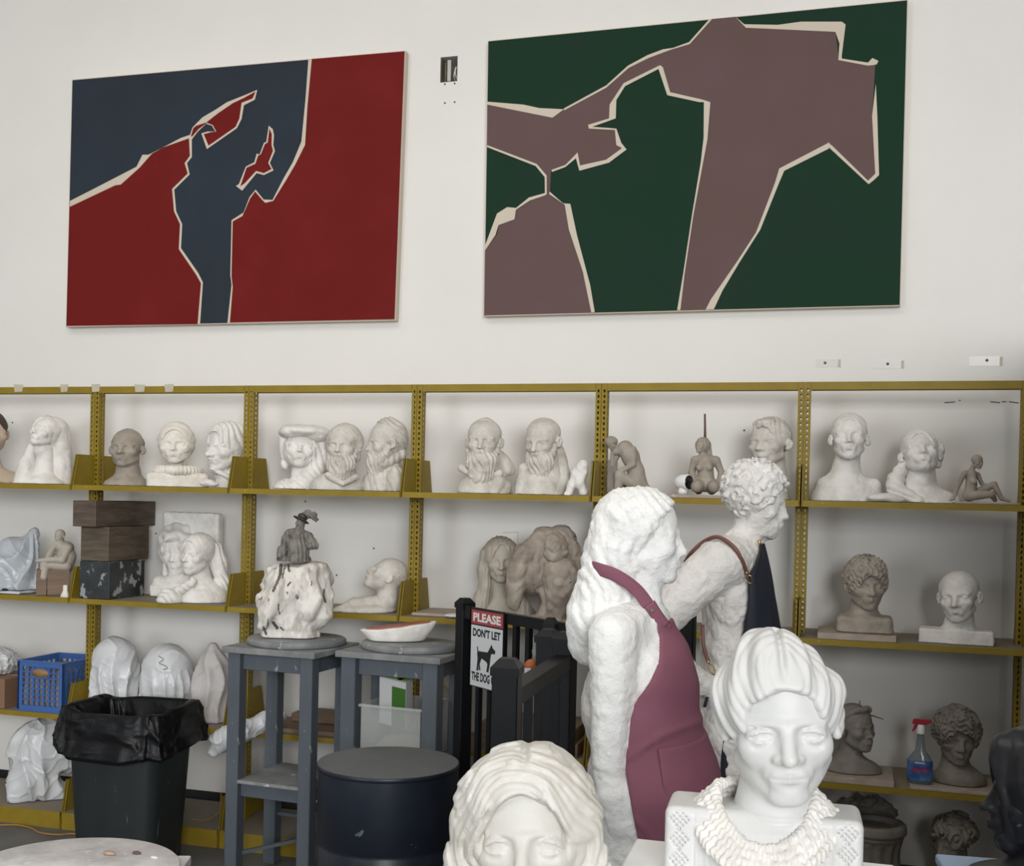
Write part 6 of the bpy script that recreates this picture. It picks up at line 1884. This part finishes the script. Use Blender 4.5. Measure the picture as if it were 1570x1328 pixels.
def body2(q, ph):
    u = q.copy()
    u[:, 1] *= f32(.62)
    d = chain(u, [P2(1128, 862, 0), P2(1124, 915, 0), P2(1118, 985, 0), P2(1116, 1040, 0), P2(1124, 1120, 0), P2(1128, 1250, 0)], [.38, .46, .37, .38, .50, .5], .12)
    d = smin(d, chain(q, [P2(1152, 800, 0), P2(1134, 840, 0), P2(1126, 868, 0)], [.25, .27, .36], .1), .1)
    d = smin(d, cap(q, P2(1112, 858, -.55), P2(1130, 862, .62), .34, .34), .15)
    d = smin(d, chain(q, [P2(1102, 862, -.74), P2(1055, 905, -.92), P2(1000, 968, -1.05)], [.37, .32, .26], .05), .12)
    d = smin(d, chain(q, [P2(1000, 968, -1.05), P2(1040, 1010, -.9), P2(1082, 1040, -.66), P2(1096, 1052, -.55)], [.26, .22, .16, .12], .05), .05)
    d = smin(d, chain(q, [P2(1140, 866, .78), P2(1160, 960, .95), P2(1170, 1060, .8)], [.34, .28, .2], .05), .12)
    for s in (-.4, .4):
        d = smin(d, chain(q, [P2(1126, 1250, s), P2(1124, 1400, s), P2(1118, 1560, s), P2(1130, 1650, s)], [.48, .38, .30, .22], .1), .15)
    h_ = cur_head(q)
    d = smin(d, face(h_, w=1.1, neck=0, nose=1.2, nl=.3, lips=1.7, cheek=1.2, ears=False) * f32(CH), .06)
    rough = .022 * fbm(q, 7, 2) + .022 * fbm(q, 17, 1) + .018 * np.abs(gyr(q + .04 * np.sin(q[:, [1, 2, 0]] * 15), 30))
    sm = np.clip((q[:, 0] - P2(1185, 0)[0]) * 8, 0, 1) * (q[:, 2] > P2(0, 825)[2])
    return clip(d - rough * (1 - .8 * sm), q, cur.zb, .03)


cur.part('body', body2, M['plaster_rough2'], lo=(-1.7, -1.5, cur.zb - .03), hi=(1.4, 1.4, 2.1), rough=0, h=.0064)


def hair2(q, ph):
    h_ = cur_head(q)
    d = smax(ell(h_, (0, .09, .655), (.45, .47, .435)) * f32(CH), -ell(h_, (0, -.52, .36), (.46, .40, .50)) * f32(CH), .08)
    return d - .03 * np.sin(gyr(q, 17, 1) * 5) - .03 * fbm(q, 16, 3) - .012 * np.abs(gyr(q, 48))


cur.part('curly_hair', hair2, M['plaster_rough2'], lo=(-.6, -1.0, .3), hi=(1.3, 1.0, 2.3), rough=0, h=.0055)
# navy apron: a hanging cloth from one side edge round the front to the other
near = [(1163, 833, -.22), (1155, 856, -.60), (1144, 880, -.80), (1145, 910, -.82), (1142, 950, -.76), (1136, 992, -.72), (1126, 1060, -.78), (1112, 1130, -.84), (1108, 1250, -.75), (1108, 1340, -.72)]
front = [(1166, 833, .0), (1172, 856, .0), (1178, 880, .0), (1184, 910, .0), (1191, 950, .0), (1198, 992, .0), (1206, 1060, .0), (1210, 1130, .0), (1208, 1250, .0), (1206, 1340, .0)]
n_, f_ = smooth_curve(L3(cur, near), 4), smooth_curve(L3(cur, front), 4)
vs, K = [], 16
for a, c in zip(n_, f_):
    for k in range(K + 1):
        t = k / K * 2 - 1  # -1 near edge, 0 front, 1 far edge
        s_ = abs(t)
        wx = 1 - s_ ** 2.6
        yv = a[1] * s_ if t < 0 else -a[1] * s_
        vs.append((a[0] + (c[0] - a[0]) * wx + .004 * math.sin(k * 2.1 + a[2] * 9), yv, a[2] + (c[2] - a[2]) * wx))
fs = [(r * (K + 1) + k, r * (K + 1) + k + 1, (r + 1) * (K + 1) + k + 1, (r + 1) * (K + 1) + k) for r in range(len(n_) - 1) for k in range(K)]
ap = MB().add(vs, fs, True).build('apron', M['navy'], cur.root)
sm_ = ap.modifiers.new('thick', 'SOLIDIFY')
sm_.thickness = .004
MB().tube(smooth_curve(L3(cur, [(1142, 873, -.86), (1134, 853, -.98), (1121, 834, -1.0), (1100, 822, -.92), (1080, 829, -.76), (1062, 846, -.66), (1052, 862, -.35), (1052, 862, .1)])), .0062, 8).build('shoulder_strap', M['leather'], cur.root)
MB().tube(smooth_curve(L3(cur, [(1080, 955, -.52), (1082, 985, -.58), (1090, 1008, -.66)])), .006, 8).build('waist_strap', M['leather'], cur.root)
MB().tube(smooth_curve(L3(cur, [(1098, 1024, -.62), (1092, 1050, -.66), (1086, 1075, -.66)])), .005, 8).build('waist_strap', M['navy'], cur.root)


def clasp(pts):
    mb = MB()
    a, c = L3(cur, pts)
    d = c - a
    s = Vector((d.z, 0, -d.x)).normalized() * .008
    mb.tube([a, a + d * .3 + s, a + d * .85 + s * .8, c, a + d * .85 - s * .8, a + d * .3 - s, a], .0022, 6)
    mb.tube([a - d * .35, a], .004, 8)
    return mb


clasp([(1143, 875, -.88), (1149, 888, -.86)]).build('clasp', M['brass'], cur.root)
clasp([(1091, 1010, -.68), (1099, 1024, -.72)]).build('clasp', M['brass'], cur.root)
MB().tube(L3(cur, [(1160, 826, -.22), (1162, 836, -.2)]), .005, 8).build('clasp', M['brass'], cur.root)

# ---------------------------------------------------------------- near busts, plinths and table
M['plinth_white'] = mat('white_plinth_paint', (0.88, 0.88, 0.87), 0.4, (0.82, 0.82, 0.81), 4.0, bump=0.04)
PZ = 1.165
pa, pb_, pc_ = atZ(976, 1285, PZ), atZ(1372, 1326, PZ), atZ(932, 1328, PZ)
e1 = (pb_ - pa) / np.linalg.norm(pb_ - pa)
e2 = np.array((e1[1], -e1[0], 0))
wpl = float(np.linalg.norm(pb_ - pa))
pl = empty('plinth', (pa + e1 * wpl / 2 + e2 * .19) * np.array((1, 1, 0)), math.atan2(e1[1], e1[0]), 'white painted plinth under the large bust of a woman with a crocheted collar', 'plinth')
MB().box((-wpl / 2, -.19, .001), (wpl / 2, .19, PZ - .03)).build('plinth_body', M['plinth_white'], pl, .004)
MB().box((-wpl / 2, -.20, PZ - .03), (wpl / 2, .19, PZ)).build('plinth_top', M['plinth_white'], pl, .004, 2)

wm = Bust('bust', 'large glossy white bust of an old woman with gathered hair and a crocheted collar', (1197, 1106), 228, 0, PZ + .0005, yaw=7, pitch=-3, roll=-4, depth=1.80, h=.0022, cat='bust')
P3 = wm.px


def woman(q, ph):
    d = face(ph, w=1.13, jaw=1.1, age=1.1, cheek=1.3, nose=1.12, nl=1.1, wide=1.1, lips=.8, brow=1.15, lid=.95, pupil=True, neck=.20, ears=True, eye=1.15, lidt=.021, ear=.85)
    d = smax(d, -cap(mir(ph), (.035, -.42, .575), (.02, -.43, .66), .008, .006), .03)
    d = smin(d, cap(q, (-.02, .08, -.4), (-.04, .06, wm.zb), .235, .36), .08)
    for z_, a_ in ((-.62, .010), (-.68, .012), (-.74, .010)):
        d = d + a_ * np.exp(-((q[:, 2] - z_ - .25 * q[:, 0] ** 2) / .014) ** 2).astype(f32) * (q[:, 1] < -.05)
    return clip(d, q, wm.zb)


wm.part('head', woman, M['plaster_fg'], lo=(-.6, -.65, wm.zb - .02), hi=(.6, .65, .62), rough=.0025)


def woman_hair(q, ph):
    d = smin(ell(ph, (-.02, .06, .64), (.415, .47, .36)), ell(ph, (-.045, .03, .98), (.15, .22, .12)), .24)
    d = smin(d, cap(mir(ph), (.345, .04, .66), (.335, .08, .44), .09, .055), .08)
    d = smax(d, -ell(ph, (0, -.46, .40), (.322, .37, .405)), .045)
    x = np.abs(ph[:, 0])
    part_ = .045 * np.exp(-(x / .022) ** 2) * (ph[:, 1] < .1) * np.clip((ph[:, 2] - .82) * 10, 0, 1)
    # waves sweeping from the parting back over the ears
    r = np.sqrt((x * 1.0) ** 2 + ((ph[:, 2] - .98) * .8) ** 2)
    wv = .016 * np.sin(r * 30 + ph[:, 1] * 16 + gyr(ph, 6, 2) * 1.8) * np.clip(x * 5, 0, 1) + .009 * np.abs(np.sin(r * 42 + ph[:, 1] * 26 + gyr(ph, 7) * 2.4)) + .008 * fbm(ph, 9, 1)
    return d + part_.astype(f32) - wv


wm.part('hair', woman_hair, M['plaster_fg'], lo=(-.65, -.65, -.35), hi=(.65, .7, .85), rough=.002)


def woman_shoulders(q, ph):
    c0 = P3(1174, 0)[0]
    d = rbox(q, (c0, .08, (wm.zb - .60) / 2 - .02), (.645, .25, (-.60 - wm.zb) / 2 + .02), .06)
    d = smin(d, ell(q, (c0, .0, -.95), (.46, .33, .36)), .08)
    pl_ = .004 * np.abs(np.sin(q[:, 0] * 75)) * (q[:, 2] < -.72) * (np.abs(q[:, 0] - c0) < .42) * (q[:, 1] < -.12)
    # punched diamond eyelets on both straps
    ho = None
    for s in (-1, 1):
        for k in range(3):
            dx = q[:, 0] - f32(c0 + s * .545)
            dz = q[:, 2] - f32(-.68 - k * .135)
            a, b_ = (dx + dz) / .040, (dx - dz) / .040
            ra, rb = np.clip(np.round(a - .5) + .5, -1.5, 1.5), np.clip(np.round(b_ - .5) + .5, -1.5, 1.5)
            e = np.sqrt((a - ra) ** 2 + (b_ - rb) ** 2) * .028 - .0085
            ho = e if ho is None else np.minimum(ho, e)
    ho = np.maximum(ho, np.abs(q[:, 1] + .165) - .022)
    seam = .006 * np.exp(-((np.abs(q[:, 0] - c0) - .445) / .006) ** 2) * (q[:, 1] < -.10)
    return clip(smax(d + pl_.astype(f32) + seam.astype(f32), -ho, .004), q, wm.zb)


wm.part('shoulders', woman_shoulders, M['plaster_fg'], lo=(-.85, -.6, wm.zb - .02), hi=(.75, .6, -.4), rough=.001, h=.0022)


def woman_collar(q, ph):
    c0 = P3(1177, 0)[0]
    N = 22
    pts = []
    for k in range(N + 1):
        a = 2 * math.pi * k / N
        fr = max(0, math.cos(a))
        pts.append((c0 + .40 * math.sin(a), .02 - .385 * math.cos(a) if fr > 0 else .04 - .26 * math.cos(a), -.555 - .31 * fr ** 1.15))
    d = None
    ang = np.arctan2(q[:, 0] - f32(c0), -(q[:, 1] - f32(.02)))
    for rr in (0, 1, 2, 3):
        off = [(p[0] + (p[0] - c0) * .11 * (rr - 1.5), p[1] + (p[1] - .02) * .11 * (rr - 1.5), p[2] - .045 * (rr - 1.5)) for p in pts]
        e = chain(q, off, [.034] * len(off)) - .008 * np.sin(ang * 72 + rr * 1.7 + .7 * gyr(q, 14))
        d = e if d is None else smin(d, e, .016)
    return d - .006 * gyr(q, 70)


wm.part('collar', woman_collar, mat('crochet_plaster', (0.80, 0.775, 0.735), 0.55, (0.66, 0.63, 0.585), 24, (0.35, 0.65), .3, 90), lo=(-.75, -.65, -1.0), hi=(.65, .55, -.35), rough=0, h=.0022)

# bust at the bottom, seen to the nose
B2Z = 0.93
lw = Bust('bust', 'white plaster head with wavy centre-parted hair, cut off at the nose by the frame', (807, 1275), 230, 0, B2Z + .0005, yaw=-4, pitch=2, roll=-2, depth=1.82, h=.0029, cat='bust')


def low_head(q, ph):
    d = face(ph, w=1.12, jaw=1.05, cheek=1.1, nose=1.1, brow=.9, lid=1.1, pupil=True, eye=1.2, lidt=.022, wide=1.1, neck=.22, ears=False, age=.25)
    return clip(smin(d, smin(cap(q, (0, .1, -.4), (0, .08, lw.zb), .25, .36), ell(q, (0, .05, lw.zb), (.48, .38, .30)), .2), .08), q, lw.zb)


lw.part('head', low_head, M['plaster_warm'], lo=(-.85, -.65, lw.zb - .02), hi=(.85, .65, .65), rough=.003)


def low_hair(q, ph):
    d = smin(ell(ph, (0, .08, .60), (.46, .50, .46)), chain(mir(ph), [(.34, .02, .55), (.39, .02, .25), (.38, .0, -.1)], [.14, .125, .12], .1), .12)
    d = smax(d, -ell(ph, (0, -.46, .36), (.345, .40, .50)), .035)
    x = np.abs(ph[:, 0])
    r = np.sqrt((ph[:, 0] * 1.15) ** 2 + (ph[:, 2] - .42) ** 2)
    w = gyr(ph, 8, 3)
    w2 = gyr(ph, 15, 1)
    d = d - .022 * np.abs(np.sin(r * 23 + w * 2.2 + w2 * .8)) - .012 * np.abs(np.sin(r * 52 + ph[:, 1] * 18 + w * 4)) - .022 * fbm(ph, 10, 2)
    return clip(d + .03 * np.exp(-(x / .03) ** 2).astype(f32) * (ph[:, 2] > .97), q, lw.zb)


lw.part('hair', low_hair, M['plaster_warm'], lo=(-.7, -.65, -.75), hi=(.7, .75, .72), rough=.003)
lwp = lw.root.location
p4_ = empty('plinth', (lwp[0], lwp[1], 0), .2, 'plain plinth under the low white head with wavy hair, below the frame', 'plinth')
MB().box((-.11, -.11, .001), (.11, .11, B2Z)).build('plinth_body', M['plinth_white'], p4_, .004)

# dark head at the right edge on a pale blue stand top
M['dark_bronze'] = mat('black_scuffed_paint', (0.012, 0.0125, 0.0145), 0.34, (0.026, 0.027, 0.03), 6.0, (0.4, 0.75), .25, 22, spots=(0.22, 0.22, 0.23), sscale=14, sthr=.67, spec=.3)
M['pale_blue'] = mat('pale_blue_paint', (0.30, 0.42, 0.60), 0.3, (0.36, 0.47, 0.62), 4.0)
DZ = 1.0
da, db = atZ(1434, 1309, DZ), atZ(1530, 1316, DZ)
e1 = (db - da) / np.linalg.norm(db - da)
e2 = np.array((e1[1], -e1[0], 0))
ds = empty('plinth', (da + e1 * .22 + e2 * .2) * np.array((1, 1, 0)), math.atan2(e1[1], e1[0]), 'pale blue topped stand at lower right under the dark head', 'plinth')
MB().box((-.215, -.195, .001), (.215, .195, DZ - .02)).build('plinth_body', M['plinth_white'], ds, .004)
MB().box((-.22, -.2, DZ - .02), (.22, .2, DZ)).build('plinth_top', M['pale_blue'], ds, .003)
dd = depth_of(da) - .20
dk = Bust('bust', 'glossy black-painted head with white scuffs cut off by the right edge', (1600, 1217), 190, 0, DZ + .0005, yaw=-78, depth=dd, h=.004, cat='bust')


def dark_head(q, ph):
    d = face(ph, w=1.05, neck=.22, nose=1.0)
    d = smin(d, cap(q, (.05, .1, -.4), (.05, .1, dk.zb), .25, .4), .1)
    d = smin(d, ell(q, (-.08, 0, dk.zb + .03), (.48, .42, .10)), .05)
    return clip(d - .012 * fbm(q, 8), q, dk.zb)


dk.part('head', dark_head, M['dark_bronze'], lo=(-.8, -.7, dk.zb - .02), hi=(.8, .7, .7), rough=0)
dk.part('hair', lambda q, ph: clip(smax(smin(ell(ph, (0, .06, .64), (.42, .47, .44)), chain(q, [(-.25, -.1, .3), (-.30, -.12, -.05), (-.22, -.1, -.4)], [.17, .16, .11], .1), .1), -ell(ph, (0, -.50, .4), (.26, .28, .36)), .03) - .02 * fbm(ph, 7) - .012 * ridges(ph, (.2, 1, .4), 14, .8), q, dk.zb), M['dark_bronze'], lo=(-.8, -.8, dk.zb), hi=(.8, .8, .75), rough=0)

# round dusty table top, lower left
M['dusty_white'] = mat('plaster_dusted_top', (0.82, 0.80, 0.80), 0.55, (0.52, 0.505, 0.515), 9.0, (0.35, 0.65), 0.35, 26, spots=(0.78, 0.78, 0.77), sscale=20, sthr=.66)
tcn = atZ(108, 1331, .75)
ts = stand('low stand with a pale square top under the round plaster-dusted board, lower left corner', tcn[0] + .035, tcn[1] - .03, .35, .50, .50, .718, .06, .3)
for ch in ts.children:
    if ch.name.startswith('stand_top'):
        ch.data = ch.data.copy()
        ch.data.materials[0] = M['dusty_white']
rb = MB().lathe([(0, 0), (.272, 0), (.280, .006), (.280, .024), (.274, .03), (0, .03)], 72, wob=lambda a, z: .006 * math.sin(2 * a + 1)).build('round_board', M['dusty_white'])
rb.location = (tcn[0], tcn[1], .7195)
tag(rb, 'round plaster-dusted white board in the lower left corner', 'board')
M['shell'] = mat('brown_crumb', (0.33, 0.17, 0.10), 0.6, (0.5, 0.4, 0.3), 40)
for (x, y, r, m, lb) in ((167, 1310, .011, 'shell', 'brown clay crumb on the round dusty board'), (209, 1309, .008, 'stick', 'small splinter crumb on the round dusty board'), (236, 1316, .007, 'plaster', 'white plaster crumb near the right rim of the round dusty board')):
    q_ = atZ(x, y, .75)
    o = skin('crumb', lambda Pp: smin(ell(Pp, (0, 0, r * .4), (r * 1.5, r, r * .55)), ell(Pp, (r, 0, r * .3), (r, r * .6, r * .4)), r * .3), (-3 * r, -2 * r, -r * .3), (3 * r, 2 * r, 2 * r), r * .22, M[m])
    o.location = (q_[0], q_[1], .7497)
    tag(o, lb, 'crumb')
